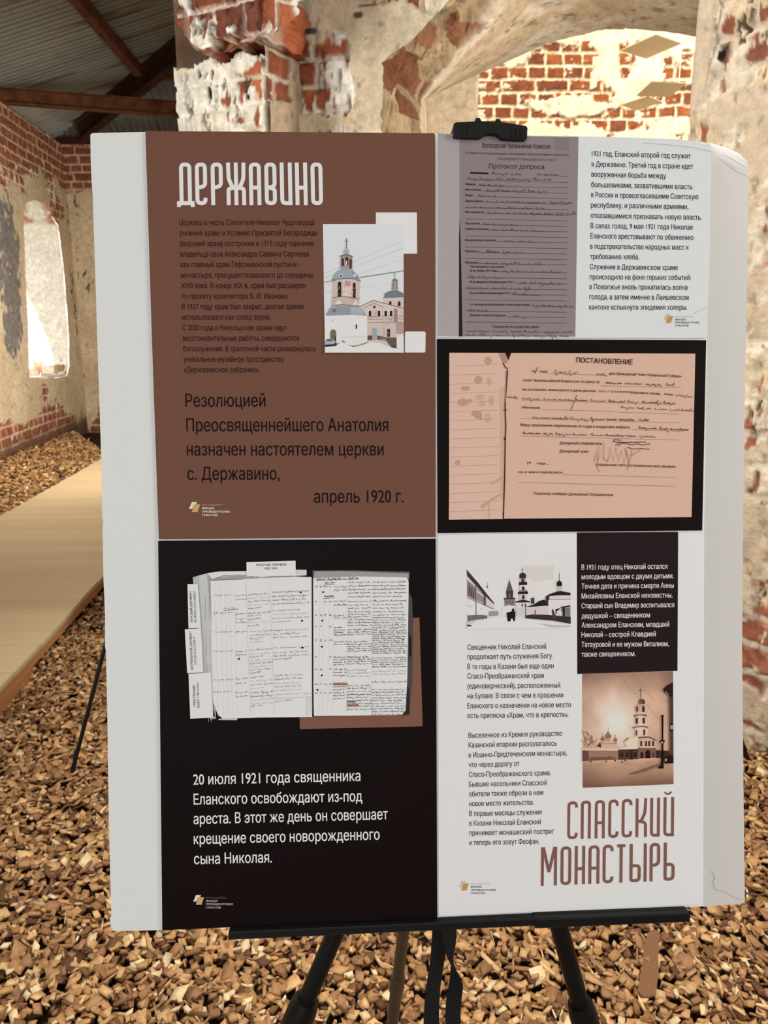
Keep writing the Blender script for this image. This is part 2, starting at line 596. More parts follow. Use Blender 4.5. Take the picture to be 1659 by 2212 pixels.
def reveal():
    # the deep opening through the wall: its outline carried outwards
    pts = []
    n = len(win_uv)
    for k in range(n):
        a, b = np.array(win_uv[k]), np.array(win_uv[(k + 1) % n])
        m = max(1, int(np.linalg.norm(b - a) / 0.03))
        for j in range(m):
            pts.append(a + (b - a) * j / m)
    pts = np.array(pts)
    ds = np.linspace(-0.012, 0.95, 30)
    D, I = np.meshgrid(ds, np.arange(len(pts)))
    u = pts[:, 0][I]
    v = pts[:, 1][I]
    ztop = PL_L.uv(110, 478)[1]
    nz = 0.018 * fbm(D * 9 + 3, v * 9, 41) + 0.008 * fbm(D * 40, v * 40, 42)
    cu, cv = u.mean(), v.mean()
    u2 = u + nz * np.sign(u - cu) + 0.05 * np.clip(D, 0, 1) * np.sign(u - cu)
    v2 = v + 0.5 * nz
    pos = np.stack([PL_L.o[0] + PL_L.d[0] * u2 - PL_L.n[0] * D, PL_L.o[1] + PL_L.d[1] * u2 - PL_L.n[1] * D, v2], -1)
    br = sm(ztop - 0.03, ztop + 0.03, v + 0.03 * fbm(D * 10, u * 10, 43)) * sm(0.55, 0.35, D + 0.0 * v)
    br = br * sm(0.3, -0.1, fbm(D * 7, v * 7, 44))
    sill = sm(1.15, 1.05, v)
    c = LIME * (1 + 0.14 * fbm(D * 24, v * 24, 45))[..., None]
    c = c * (1 - br[..., None]) + np.array([0.50, 0.20, 0.10]) * br[..., None]
    s2 = (sill * sm(0.1, 0.3, fbm(D * 8, u * 8, 46)))[..., None]
    c = c * (1 - s2) + np.array([0.45, 0.27, 0.16]) * s2
    nI, nD = D.shape
    idx = np.arange(nI * nD).reshape(nI, nD)
    nx = np.roll(idx, -1, 0)
    f = np.stack([idx[:, :-1], idx[:, 1:], nx[:, 1:], nx[:, :-1]], -1).reshape(-1, 4)
    o = mesh_obj('window_1', pos.reshape(-1, 3), f, M_WALL, colors=np.clip(c, 0, 0.9).reshape(-1, 3), smooth=True)
    tag(o, 'tall open window niche with bright white reveal in the left wall', kind='structure')


reveal()

# ---- back wall of the left hall
u_c = PL_L.uv(176, 935)[0]
BC = PL_L.o + PL_L.d * 3.26
PL_B = Plane(BC, (math.cos(0.03), -math.sin(0.03)), n=(0.0, -1.0))


def pf_back(U, V):
    zt = PL_B.uv(200, 408)[1]
    low = np.interp(U, [0.0, 0.02, 0.28, 0.5, 5], [PL_B.uv(180, 930)[1], PL_B.uv(180, 925)[1], PL_B.uv(210, 868)[1], 0.9, 0.9])
    return np.minimum(np.clip((V - low) * 6, -1.2, 0.9), np.clip((zt - V) * 6, -1.2, 0.9))


def ex_back(U, V, c, pm):
    d = PL_B.blobs(U, V, [(188, 610, 8, 24, 0.9), (205, 710, 5, 8, 0.9), (167, 440, 5, 30, 0.9), (168, 560, 5, 50, 0.6)])
    k = sm(0.4, 0.5, d * (0.6 + 0.8 * fbm(U * 26, V * 20, 35)))[..., None]
    return c * (1 - k) + np.array([0.10, 0.075, 0.055]) * k


wall('wall_back', PL_B, steps((0, 0.9, 0.016), (0.9, 4.4, 0.03)), steps((0, 1.3, 0.018), (1.3, 3.95, 0.02)), pf_back, const(-0.8), extra=ex_back, seed=23,
     course=0.112, length=0.30, b1=np.array([0.32, 0.10, 0.045]))

# ---- the pier: three faces, then the arch wall
PA0, PA1 = np.array([-0.905, 3.72]), np.array([-0.49, 3.50])
PA2, PA3 = np.array([-0.38, 3.70]), np.array([-0.034, 3.61])
PL_P = Plane(PA0, PA1 - PA0)
PL_R = Plane(PA1, PA2 - PA1)
PL_F = Plane(PA2, PA3 - PA2)
LEDGE = 2.60


def pf_pier(U, V):
    return -0.75 + PL_P.blobs(U, V, [(540, 270, 30, 40, 0.9)])


def lf_pier(U, V):
    return 0.60 + PL_P.blobs(U, V, [(548, 163, 24, 20, -1.1), (545, 105, 22, 16, -0.55), (520, 262, 8, 8, -0.9), (490, 220, 30, 8, -0.3), (400, 175, 20, 25, -0.2)])


def top_pier(u, v):
    return v < LEDGE + 0.012 * np.sin(u * 40) + 0.02 * fbm(u * 22, v * 0, 51)


w0 = float(np.linalg.norm(PA1 - PA0))
wall('wall_pier_left', PL_P, steps((0, w0, 0.007)), steps((0, 2.05, 0.012), (2.05, 2.66, 0.007)), pf_pier, lf_pier, keep=top_pier, seed=31, relief=1.15, thick=0.35, crevice=1.1,
     lime=np.array([0.80, 0.76, 0.66]), mortar=np.array([0.60, 0.50, 0.36]))


def pf_ret(U, V):
    return 0.35 + PL_R.blobs(U, V, [(590, 120, 28, 26, -1.3), (590, 165, 22, 20, -1.2), (610, 215, 30, 16, -0.6)])


wall('wall_pier_return', PL_R, steps((0, 0.235, 0.007)), steps((0, 2.05, 0.014), (2.05, 2.92, 0.007)), pf_ret, const(-0.5), seed=37, relief=1.2, plaster=np.array([0.44, 0.35, 0.25]), plaster2=np.array([0.36, 0.27, 0.18]), b1=np.array([0.24, 0.07, 0.035]), b2=np.array([0.16, 0.05, 0.03]))  # pigments darkened so this side face reads as shaded
# back and far side of the pier so that it stands as a solid
MBp = MB()
bk = [PA0, PA0 + np.array([0.25, 0.45]), np.array([-0.2, 4.4]), np.array([-0.05, 4.4])]
for a, b in zip(bk[:-1], bk[1:]):
    MBp.add([(*a, 0), (*b, 0), (*b, 4.2), (*a, 4.2)], [(0, 1, 2, 3)])
tag(MBp.build('wall_pier_back', plain('rough_plaster', (0.45, 0.36, 0.26), 0.95, 0.1, noise=0.15, nscale=12)), kind='structure')

# arch outline on the front face
arch0 = [(812, 150), (812, 145), (830, 128), (862, 105), (884, 84), (905, 62), (930, 40), (950, 15), (985, -30), (1040, -90), (1130, -170), (1260, -235), (1400, -260)]
a0 = PL_F.poly(arch0)
wF = float(np.linalg.norm(PA3 - PA2))
az_, au_ = [p[1] for p in a0], [p[0] for p in a0]


def edge_front(v):
    return np.interp(v, az_, au_, left=wF, right=99) + 0.036 + 0.009 * fbm(0 * v, v * 18, 61)


def keep_front(u, v):
    return u < edge_front(v) - 1e-4


def pf_front(U, V):
    return 0.0 + PL_F.blobs(U, V, [(795, 230, 24, 120, 1.3), (860, 60, 60, 60, 1.1), (690, 55, 40, 60, 0.9), (720, 110, 50, 40, -0.8), (700, 180, 55, 50, -0.9),
                                   (740, 210, 40, 40, -0.6), (800, 45, 25, 20, 0.6), (775, 90, 20, 80, 0.9), (930, -10, 60, 40, -1.1), (655, 150, 30, 60, -0.4), (820, 10, 40, 10, -0.7), (710, 265, 60, 16, 0.5)])


def lf_front(U, V):
    return -0.05 + PL_F.blobs(U, V, [(740, 60, 26, 30, 0.9), (735, 160, 30, 30, 0.8), (745, 215, 26, 26, 0.5), (650, 120, 18, 18, -0.5), (665, 170, 25, 20, -0.6), (735, 115, 30, 14, -0.7),
                                     (690, 70, 30, 20, -0.2), (690, 250, 40, 24, 0.35), (960, -10, 40, 40, 0.4)])


def ex_front(U, V, c, pm):
    d = PL_F.blobs(U, V, [(778, 38, 12, 8, 1.0), (675, 72, 22, 10, 0.75), (640, 90, 16, 8, 0.8), (800, 18, 30, 4, 0.7)])
    k = sm(0.4, 0.6, d)[..., None]
    c = c * (1 - k) + np.array([0.12, 0.075, 0.06]) * k
    return c


wall('wall_arch', PL_F, steps((0, 0.75, 0.008), (0.75, 3.2, 0.03)), steps((0, 2.0, 0.014), (2.0, 2.98, 0.008), (2.98, 4.3, 0.03)),
     pf_front, lf_front, keep=keep_front, clamp=edge_front, extra=ex_front, seed=43, relief=1.5, plaster=np.array([0.70, 0.60, 0.44]), plaster2=np.array([0.62, 0.50, 0.34]))


# the arch itself: broken arris band and plastered soffit
def path3(pts, Y, m):
    P = np.array([at_y(x, y, Y) for x, y in pts])
    P = np.vstack([[P[0][0], Y, 0.0], P, [P[-1][0], Y, 0.0]])
    return P


def resample(P, w, n):
    s = np.interp(np.linspace(0, 1, n), np.linspace(0, 1, len(w)), w)
    k = np.arange(len(P))
    return np.stack([np.interp(s, k, P[:, j]) for j in range(3)], -1)


L0 = path3([(804, 300), (804, 148), (850, 98), (894, 53), (940, 6), (978, -38), (1100, -140), (1250, -225), (1400, -255), (1600, -235), (1900, -110), (2050, 60), (2090, 300)], 3.61, 0)
L1 = path3([(903, 300), (903, 210), (928, 165), (965, 120), (1005, 70), (1040, 22), (1090, -35), (1220, -100), (1400, -125), (1600, -105), (1850, 20), (1930, 150), (1950, 300)], 4.05, 0)
L2 = path3([(917, 300), (911, 207), (1038, 148), (1110, 114), (1180, 84), (1226, 70), (1266, 60), (1320, 54), (1370, 52), (1520, 70), (1700, 130), (1820, 230), (1860, 300)], 4.95, 0)
wts = np.concatenate([np.linspace(0, 0.9, 30), np.linspace(0.95, 5.0, 280), np.linspace(5.1, 12.9, 120), np.linspace(13, 14, 20)])
R0, R1, R2 = (resample(q, wts, 450) for q in (L0, L1, L2))
sA, sB = np.linspace(0, 1, 46), np.linspace(0, 1, 60)[1:]
S = np.concatenate([sA, 1 + sB])
taper = sm(0.0, 0.22, S)
G = np.where((S <= 1)[None, :, None], R0[:, None] * (1 - S)[None, :, None] + R1[:, None] * S[None, :, None],
             R1[:, None] * (2 - S)[None, :, None] + R2[:, None] * (S - 1)[None, :, None])
arc = np.concatenate([[0], np.cumsum(np.linalg.norm(np.diff(R1, axis=0), axis=1))])
A, T = np.meshgrid(arc, S, indexing='ij')
band = sm(1.04, 0.96, T + 0.14 * fbm(A * 3.0, T * 2, 71))
ctr = np.array([1.7, 4.2, 1.6])
dirv = ctr - G
dirv[..., 1] = 0
dirv /= np.linalg.norm(dirv, axis=-1, keepdims=True)
blk = fbm(A * 4.2, T * 3.2, 72, 3)
rough_h = band * (0.045 * blk + 0.018 * fbm(A * 12, T * 9, 73)) + (1 - band) * (0.03 + 0.010 * fbm(A * 2.2, T * 2, 74) + 0.003 * fbm(A * 16, T * 14, 75))
G = G + dirv * (rough_h * taper[None])[..., None]
G[..., 1] += (1 - taper[None]) * 0.004 - band * taper[None] * 0.03 * fbm(A * 9, T * 7, 76)
# broken bricks laid on edge around the arris
bu, bv = A / 0.15 + 0.28 * fbm(A * 4, T * 3, 81), T * 1.9 + 0.35 * fbm(A * 5, T * 3, 82)
bi, bj = np.floor(bu), np.floor(bv)
bd = np.minimum(np.minimum(bu - bi, 1 - bu + bi) * 1.0, np.minimum(bv - bj, 1 - bv + bj) * 1.0)
has = (hsh(bi, bj, 83) > 0.36) & (G[..., 2] > 2.47)
bm = sm(0.07, 0.12, bd + 0.05 * fbm(A * 18, T * 12, 84)) * has * band
rc = hsh(bi, bj, 85)[..., None]
cbrk = np.array([0.115, 0.040, 0.018]) * (1 - rc) + np.array([0.21, 0.095, 0.050]) * rc
cdirt = np.array([0.30, 0.218, 0.130]) * (1 + 0.28 * fbm(A * 9, T * 7, 86))[..., None]
csof = np.array([0.46, 0.355, 0.24]) * (1 + 0.12 * fbm(A * 3, T * 5, 87))[..., None]
wsh = sm(0.0, 0.5, fbm(A * 3, T * 6, 88) + 0.5 * (T - 1.4))[..., None]
csof = csof * (1 - 0.55 * wsh) + np.array([0.66, 0.60, 0.52]) * 0.55 * wsh
spt = sm(0.60, 0.72, fbm(A * 13, T * 20, 89))[..., None]
csof = csof * (1 - 0.5 * spt)
ca = cdirt * band[..., None] + csof * (1 - band[..., None])
ca = ca * (1 - bm[..., None]) + cbrk * bm[..., None]
o = mesh_obj('wall_arch_soffit', G.reshape(-1, 3), grid_faces(*A.shape), M_WALL, colors=np.clip(ca, 0.01, 0.9).reshape(-1, 3), smooth=True)
tag(o, kind='structure')

# broken vault springing jutting out above the pier
jut = [(376, -60), (379, 0), (383, 35), (398, 62), (414, 92), (438, 107), (453, 117), (462, 101), (473, 91), (505, 84), (530, 77), (570, 72), (572, -60)]
PL_J = Plane(PA0 + np.array([-0.02, -0.11]), PA1 - PA0)
jp = PL_J.poly(jut)
ju = [p[0] for p in jp]
jv = [p[1] for p in jp]


def lf_jut(U, V):
    return -0.62 + PL_J.blobs(U, V, [(395, 8, 22, 20, 1.0), (440, 60, 22, 36, 0.75), (450, 100, 16, 14, 0.6), (515, 70, 60, 10, 0.4), (560, 20, 20, 30, -0.3)])


wall('wall_vault_springing', PL_J, steps((min(ju), max(ju), 0.007)), steps((min(jv), max(jv), 0.007)), const(-0.9), lf_jut,
     keep=lambda u, v: in_poly(u + 0.012 * fbm(u * 25, v * 25, 91), v + 0.012 * fbm(u * 25, v * 25, 92), jp), seed=47, relief=2.6, thick=0.32,
     course=0.125, length=0.26, mortar=np.array([0.66, 0.52, 0.44]), b1=np.array([0.27, 0.075, 0.035]), b2=np.array([0.15, 0.05, 0.035]))
PL_K = Plane(PL_J.o + PL_J.d * max(ju), np.array([0.45, 0.45]))
kp = PL_K.poly([(568, 74), (586, 70), (604, 60), (622, 50), (640, 30), (640, -60), (568, -60)])
ku, kv = [p[0] for p in kp], [p[1] for p in kp]
wall('wall_vault_rib', PL_K, steps((min(ku), max(ku), 0.007)), steps((min(kv), max(kv), 0.007)), const(-0.9),
     lambda U, V: -0.3 + PL_K.blobs(U, V, [(600, 70, 40, 8, 0.7), (636, 20, 8, 40, 0.8)]), keep=lambda u, v: in_poly(u, v, kp), seed=48, relief=1.6, thick=0.3,
     course=0.125, length=0.26, mortar=np.array([0.66, 0.56, 0.46]), b1=np.array([0.44, 0.14, 0.06]), b2=np.array([0.3, 0.10, 0.05]))

# ---- second pier just beyond the arch, then the sunlit far room
PL_Q = Plane((0.05, 5.02), (1, 0), n=(0, -1))
qx = PL_Q.uv(1033, 200)[0]
qx2 = PL_Q.uv(1022, 290)[0]
wall('wall_inner_pier', PL_Q, steps((0, qx, 0.02)), steps((0, 2.0, 0.1), (2.0, 3.4, 0.02)), const(0.9), const(-1), seed=53, thick=0.5,
     plaster=np.array([0.88, 0.76, 0.58]), plaster2=np.array([0.84, 0.70, 0.52]))
PL_D = Plane((-0.5, 7.6), (1, 0), n=(0, -1))
DX = 1.0 / 1.931


def cpx(x, y, rx, ry, wt):
    return (800 + x * DX, y * DX, rx * DX, ry * DX, wt)


far_bl = [cpx(*q) for q in [(500, 320, 80, 50, -1.0), (560, 390, 130, 45, -1.2), (520, 460, 80, 50, -1.2), (650, 330, 150, 50, -1.0), (780, 250, 80, 40, -1.2),
                            (860, 290, 60, 60, -1.0), (740, 380, 120, 30, -0.9), (820, 220, 90, 24, -0.9), (880, 160, 30, 16, -0.8), (1055, 270, 26, 60, -1.1), (960, 400, 60, 40, -0.8),
                            (1290, 290, 80, 60, -1.1), (1330, 370, 70, 60, -1.1), (1320, 440, 80, 40, -1.1), (1020, 490, 90, 28, -1.2), (1060, 525, 110, 22, -1.0), (880, 500, 60, 20, -0.8),
                            (760, 500, 40, 50, -0.7), (1190, 480, 80, 26, -0.9), (1320, 240, 26, 26, -0.8), (600, 490, 70, 40, -0.9), (1200, 410, 60, 24, -0.6), (680, 420, 70, 40, 0.5)]]


def pf_far(U, V):
    return 0.50 + 1.12 * PL_D.blobs(U, V, far_bl) + 0.35 * fbm(U * 11, V * 9, 66)


wall('wall_far', PL_D, steps((0.9, 4.1, 0.012), (4.1, 7.5, 0.03)), steps((0, 2.2, 0.025), (2.2, 4.0, 0.012), (4.0, 4.6, 0.1)), pf_far,
     lambda U, V: -0.24 + 0 * U, seed=61, crevice=0.0, course=0.108, length=0.30, joint=0.010, streak=False,
     plaster=np.array([0.80, 0.68, 0.45]), plaster2=np.array([0.76, 0.62, 0.40]), lime=np.array([0.80, 0.70, 0.50]), mortar=np.array([0.76, 0.62, 0.40]),
     b1=np.array([0.29, 0.085, 0.026]), b2=np.array([0.17, 0.052, 0.024]))
MBi = MB()
MBi.add([(0.35, 5.3, 0), (0.35, 7.6, 0), (0.35, 7.6, 4.6), (0.35, 5.3, 4.6)], [(0, 1, 2, 3)])
MBi.add([(-0.62, 3.95, 0), (-0.75, 11.4, 0), (-0.75, 11.4, 5.6), (-0.62, 3.95, 5.6)], [(0, 1, 2, 3)])
tag(MBi.build('wall_inner', bpy.data.materials['rough_plaster']), kind='structure')

# ---- right pier, close to the board
AR = math.radians(-35)
RN = at_z(1640, 1642, 0)[:2]
PL_X = Plane(RN, (math.sin(AR), math.cos(AR)))
ux_end = PL_X.uv(1503, 200)[0]


def pf_right(U, V):
    strip = np.clip((U - (ux_end - 0.055)) * 30, -3, 1.2) * sm(2.2, 2.35, V)
    return np.maximum(-0.9 + 0 * U, strip) + PL_X.blobs(U, V, [(1600, 170, 60, 60, 0.7), (1630, 60, 40, 30, 0.5)])


def lf_right(U, V):
    z0 = PL_X.uv(1625, 1320)[1]
    return np.clip((V - z0) * 5, -0.8, 0.26) + 0.08 + PL_X.blobs(U, V, [(1640, 118, 40, 16, -0.65), (1600, 50, 60, 14, -0.45), (1648, 590, 30, 14, -0.5), (1620, 690, 30, 16, -0.5),
                                                                        (1640, 1120, 14, 20, -0.6), (1650, 720, 20, 14, -0.4), (1578, 120, 12, 14, -0.6)])


def ex_right(U, V, c, pm):
    k = sm(0.55, 0.7, PL_X.blobs(U, V, [(1567, 122, 11, 17, 1.0)]))[..., None]
    c = c * (1 - k) + np.array([0.012, 0.009, 0.008]) * k
    cr = np.abs(U - (ux_end - 0.06 - 0.018 * fbm(V * 5, V * 0, 65)))
    k2 = (sm(0.006, 0.002, cr) * sm(2.2, 2.4, V))[..., None] * 0.7
    return c * (1 - k2) + np.array([0.14, 0.10, 0.07]) * k2


wall('wall_right', PL_X, steps((-1.4, -0.12, 0.05), (-0.12, ux_end, 0.006)), steps((0, 0.75, 0.006), (0.75, 2.3, 0.009), (2.3, 2.75, 0.007), (2.75, 4.2, 0.03)), pf_right, lf_right, extra=ex_right,
     seed=67, relief=1.25, crevice=1.0, thick=0.6, lime=np.array([0.72, 0.63, 0.50]), plaster=np.array([0.60, 0.49, 0.36]), plaster2=np.array([0.54, 0.43, 0.31]), mortar=np.array([0.66, 0.58, 0.47]),
     b1=np.array([0.40, 0.14, 0.075]), b2=np.array([0.26, 0.10, 0.065]), rough=0.014)

# ---- rear wall and wide doorway behind the viewer, added to limit frontal light
mrw = MB()
for xa, xb, za, zb in [(-5.2, -2.6, 0, 4.2), (0.8, 5.0, 0, 4.2), (-2.6, 0.8, 3.2, 4.2)]:
    mrw.box(((xa + xb) / 2, -3.4, (za + zb) / 2), ((xb - xa) / 2, 0, 0), (0, 0.15, 0), (0, 0, (zb - za) / 2))
tag(mrw.build('wall_rear_added', bpy.data.materials['rough_plaster']), kind='structure')
mrw = MB()
mrw.box((4.6, -1.2, 2.1), (0.15, 0, 0), (0, 2.3, 0), (0, 0, 2.1))
tag(mrw.build('wall_south', bpy.data.materials['rough_plaster']), kind='structure')

# ---------------------------------------------------------------- corrugated roof
EAVE, SLOPE = 4.16, 0.315
axl = np.array([math.sin(AXL), math.cos(AXL)])
nrm = PL_L.n
E0 = PL_L.o - nrm * 0.45          # eave line, a little outside the wall
TB = 3.45                          # where the hipped end starts (along the wall)
ROOFC = np.array([0.235, 0.24, 0.215])


def roof_cols(a, b, s):
    g = 1 + 0.14 * fbm(a * 1.5, b * 0.7, s)
    c = ROOFC * g[..., None]
    lines = sm(0.60, 0.75, fbm(a * 16, b * 0.55, s + 3))[..., None]
    val = sm(0.35, 0.75, -np.sin(2 * math.pi * a / 0.093)) * (0.35 + 0.5 * vn(np.floor(a / 0.093 + 0.25), 0 * b, s + 9))     # corrugation shading painted dark into the troughs
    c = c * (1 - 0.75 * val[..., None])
    return c * (1 - 0.8 * lines) + np.array([0.085, 0.04, 0.022]) * 0.8 * lines


def roof_left():
    t = steps((-10.5, -4.0, 0.03), (-4.0, TB + 0.4, 0.0155))
    s = np.linspace(0, 4.35, 40)
    T, Sx = np.meshgrid(t, s)
    z = EAVE - 0.45 * SLOPE * 0 + SLOPE * (Sx - 0.45) + 0.016 * np.sin(2 * math.pi * T / 0.093)
    x = E0[0] + axl[0] * T + nrm[0] * Sx
    y = E0[1] + axl[1] * T + nrm[1] * Sx
    lim = TB + 0.45 - Sx
    keep = ((T[:-1, :-1] < lim[:-1, :-1]) & ~((Sx[:-1, :-1] > 3.75) & (T[:-1, :-1] > -4.3)))
    o = mesh_obj('ceiling', np.stack([x, y, z], -1).reshape(-1, 3), grid_faces(*T.shape, keep),
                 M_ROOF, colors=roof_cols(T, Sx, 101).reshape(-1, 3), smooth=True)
    tag(o, kind='structure')


def roof_back():
    s = np.linspace(0, 4.4, 40)
    a = steps((0, 4.4, 0.0155))
    Aa, Ss = np.meshgrid(a, s)
    dB = nrm
    O = E0 + axl * (TB + 0.45)
    z = EAVE + SLOPE * (Ss - 0.45) + 0.016 * np.sin(2 * math.pi * Aa / 0.093)
    x = O[0] + dB[0] * Aa - axl[0] * Ss
    y = O[1] + dB[1] * Aa - axl[1] * Ss
    keep = (Aa[:-1, :-1] > Ss[:-1, :-1] - 0.02) & (Aa[:-1, :-1] < 3.75)
    o = mesh_obj('ceiling_back', np.stack([x, y, z], -1).reshape(-1, 3), grid_faces(*Aa.shape, keep),
                 M_ROOF, colors=0.55 * roof_cols(Aa, Ss, 111).reshape(-1, 3), smooth=True)  # same sheets, colour cut down to stand for the unlit back slope
    tag(o, kind='structure')


M_ROOF = attr_mat('dull_zinc', rough=0.6, noise=0.1, nscale=5, bump=0, spec=0.3)
roof_left()
roof_back()
mr = MB()
mr.box((2.1, -0.1, 5.46), (2.9, 0, 0), (0, 4.0, 0), (0, 0, 0.03))
tag(mr.build('ceiling_right', plain('roof_boards', (0.20, 0.17, 0.13), 0.9, 0.1)), kind='structure')


def beam(name, p, q, wdt, hgt, mat, label, flange=0.0, side=None):
    p, q = np.array(p, float), np.array(q, float)
    ax = (q - p) / 2
    d = ax / np.linalg.norm(ax)
    sx = np.cross(d, [0, 0, 1.0])
    sx /= np.linalg.norm(sx)
    up = np.cross(sx, d)
    c = (p + q) / 2
    m = MB(c)
    if flange:
        m.box(c, ax, sx * 0.004, up * (hgt / 2))
        for sg in (-1, 1):
            m.box(c + up * sg * hgt / 2, ax, sx * wdt / 2, up * flange / 2)
    else:
        m.bevbox(c, ax, sx * wdt / 2, up * hgt / 2, 0.006)
    o = m.build(name, mat)
    o.location = c
    tag(o, label, 'beam', 'roof timbers and steels')
    return o


def roofpt(x, y, off):
    """where a pixel's sight line meets the left roof slope, dropped by off"""
    n3 = np.array([-nrm[0] * SLOPE, -nrm[1] * SLOPE, 1.0])
    p0 = np.array([E0[0], E0[1], EAVE - 0.45 * SLOPE - off])
    d = ray(x, y)
    return EYE + d * (np.dot(p0 - EYE, n3) / np.dot(d, n3))


t0, t1 = at_z(0, 207, 4.02), at_z(383, 236, 4.02)
td = (t1 - t0) / np.linalg.norm(t1 - t0)
beam('tie_beam', t0 - td * 0.35, t1 + td * 0.75, 0.11, 0.15, M_RUST, 'rusty steel tie beam running level under the corrugated roof', flange=0.012)
hc = E0 + axl * (TB + 0.45)
hq = hc + nrm * 3.6 - axl * 3.6
beam('hip_rafter', (hc[0] + 0.72 * (nrm[0] - axl[0]), hc[1] + 0.72 * (nrm[1] - axl[1]), EAVE + 0.27 * SLOPE - 0.16), (hq[0], hq[1], EAVE + 3.15 * SLOPE - 0.16), 0.12, 0.22, M_DARKRUST,
     'dark diagonal hip rafter rising to the right under the roof', flange=0.016)
q0, q1 = roofpt(297, 152, 0.105), roofpt(170, 0, 0.105)
qd = (q0 - q1) / np.linalg.norm(q0 - q1)
beam('purlin', q1 - qd * 3.0, q0, 0.10, 0.13, M_RUST, 'rusty purlin running towards the viewer and meeting the hip rafter')
mpl = MB()
for o2, d2, L2, n2 in [(PL_L.o - PL_L.n * 0.30 + PL_L.d * -3.3, PL_L.d, 6.9, PL_L.n), (PL_B.o + np.array([2.0, 0.34]), PL_B.d, 2.4, PL_B.n)]:
    mpl.box((o2[0], o2[1], 4.02), (d2[0] * L2, d2[1] * L2, 0), (n2[0] * 0.1, n2[1] * 0.1, 0), (0, 0, 0.16))
tag(mpl.build('eave_gap_filler', M_DARKRUST), kind='structure')  # dark filler added behind the wall tops to imitate the shaded eave gap
r0 = q0 + np.array([0.24, 0.10, -0.02])
beam('purlin', r0, r0 + np.array([nrm[0], nrm[1], 0.0]) * 1.35, 0.10, 0.11, M_RUST, 'short rusty purlin right of the hip rafter, next to the pier')

# ---------------------------------------------------------------- hanging squares in the far room
for k, (cx_, cy_, yd, sz, rot, lab) in enumerate([(1406, 101, 6.2, 0.30, 0.62, 'topmost tan square sheet hanging on a pale wire in the bright room'),
                                                 (1428, 193, 6.4, 0.27, 0.10, 'middle tan square sheet hanging in front of the sunlit brick wall'),
                                                 (1386, 223, 6.9, 0.24, 0.75, 'lowest and palest tan square sheet hanging before the brick wall')]):
    p = at_y(cx_, cy_, yd)
    e = empty('hanging_panel', p)
    tag(e, lab, 'panel', 'tan panels hanging in the far room')
    m = MB()
    ca, sa = math.cos(rot), math.sin(rot)
    tilt = -0.08
    ax = np.array([ca, sa, 0.0]) * sz / 2
    ay = np.array([-sa * math.cos(tilt), ca * math.cos(tilt), math.sin(tilt)]) * sz / 2
    m.box((0, 0, 0), ax, ay, np.cross(ax, ay) / np.linalg.norm(np.cross(ax, ay)) * 0.003)
    m.build('sheet', M_TAN, e)
    mw = MB()
    wx = ax * 0.75 - ay * 0.55
    mw.tube([wx, wx + np.array([0, 0, 4.6 - p[2]])], 0.004, 6)
    mw.build('wire', M_WIRE, e)

# ---------------------------------------------------------------- boardwalk
BZ = 0.15
bR0, bR1 = at_z(0, 1485, BZ)[:2], at_z(225, 1241, BZ)[:2]
bd_ = (bR1 - bR0) / np.linalg.norm(bR1 - bR0)
bn_ = np.array([-bd_[1], bd_[0]])          # towards the left
bL = at_z(0, 1115, BZ)[:2]
bw_ = float(np.dot(bL - bR0, bn_))
start, stop = -3.2, 6.3
walk = empty('boardwalk', (*(bR0 + bn_ * bw_ / 2), 0))
tag(walk, 'pale timber boardwalk raised over the wood chips along the left wall', 'walkway')
org = np.array([*(bR0 + bn_ * bw_ / 2), 0.0])


def w3(a, b, z):
    return np.array([*(bR0 + bd_ * a + bn_ * b), z])


verts, faces, cols = [], [], []
a = start
k = 0
rng = np.random.RandomState(5)
while a < stop:
    wd = 0.145
    tone = np.array([0.62, 0.47, 0.29]) * rng.uniform(0.95, 1.05)
    z1 = BZ + rng.uniform(-0.0008, 0.0008)
    j0, j1 = 0.0 + rng.uniform(-0.004, 0.004), bw_ + rng.uniform(-0.004, 0.004)
    b0 = len(verts)
    for z in (BZ - 0.028, z1):
        for aa, bb in ((a + 0.0006, j0), (a + wd - 0.0006, j0), (a + wd - 0.0006, j1), (a + 0.0006, j1)):
            verts.append(w3(aa, bb, z) - org)
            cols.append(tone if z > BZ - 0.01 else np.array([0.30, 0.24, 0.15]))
    faces += [tuple(b0 + i for i in f) for f in [(0, 3, 2, 1), (4, 5, 6, 7), (0, 1, 5, 4), (1, 2, 6, 5), (2, 3, 7, 6), (3, 0, 4, 7)]]
    a += wd
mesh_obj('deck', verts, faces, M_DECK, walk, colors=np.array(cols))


def joist(name, a0, a1, b, z0, z1, th, colr):
    m = MB(org)
    c = (w3(a0, b, z0) + w3(a1, b, z1)) / 2
    m.box(c, np.array([*bd_, 0]) * (a1 - a0) / 2, np.array([*bn_, 0]) * th / 2, np.array([0, 0, 1.0]) * (z1 - z0) / 2)
    return mesh_obj(name, m.v, m.f, M_DECK, walk, colors=np.tile(np.array(colr), (len(m.v), 1)))


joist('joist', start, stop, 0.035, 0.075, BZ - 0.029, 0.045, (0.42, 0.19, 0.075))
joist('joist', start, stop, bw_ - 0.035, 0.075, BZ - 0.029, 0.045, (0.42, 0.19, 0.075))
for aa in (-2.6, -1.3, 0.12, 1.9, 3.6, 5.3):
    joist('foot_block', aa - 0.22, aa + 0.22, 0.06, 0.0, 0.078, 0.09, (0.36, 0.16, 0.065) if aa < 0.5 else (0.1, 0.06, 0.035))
    joist('foot_block', aa - 0.22, aa + 0.22, bw_ - 0.06, 0.0, 0.078, 0.09, (0.1, 0.06, 0.035))


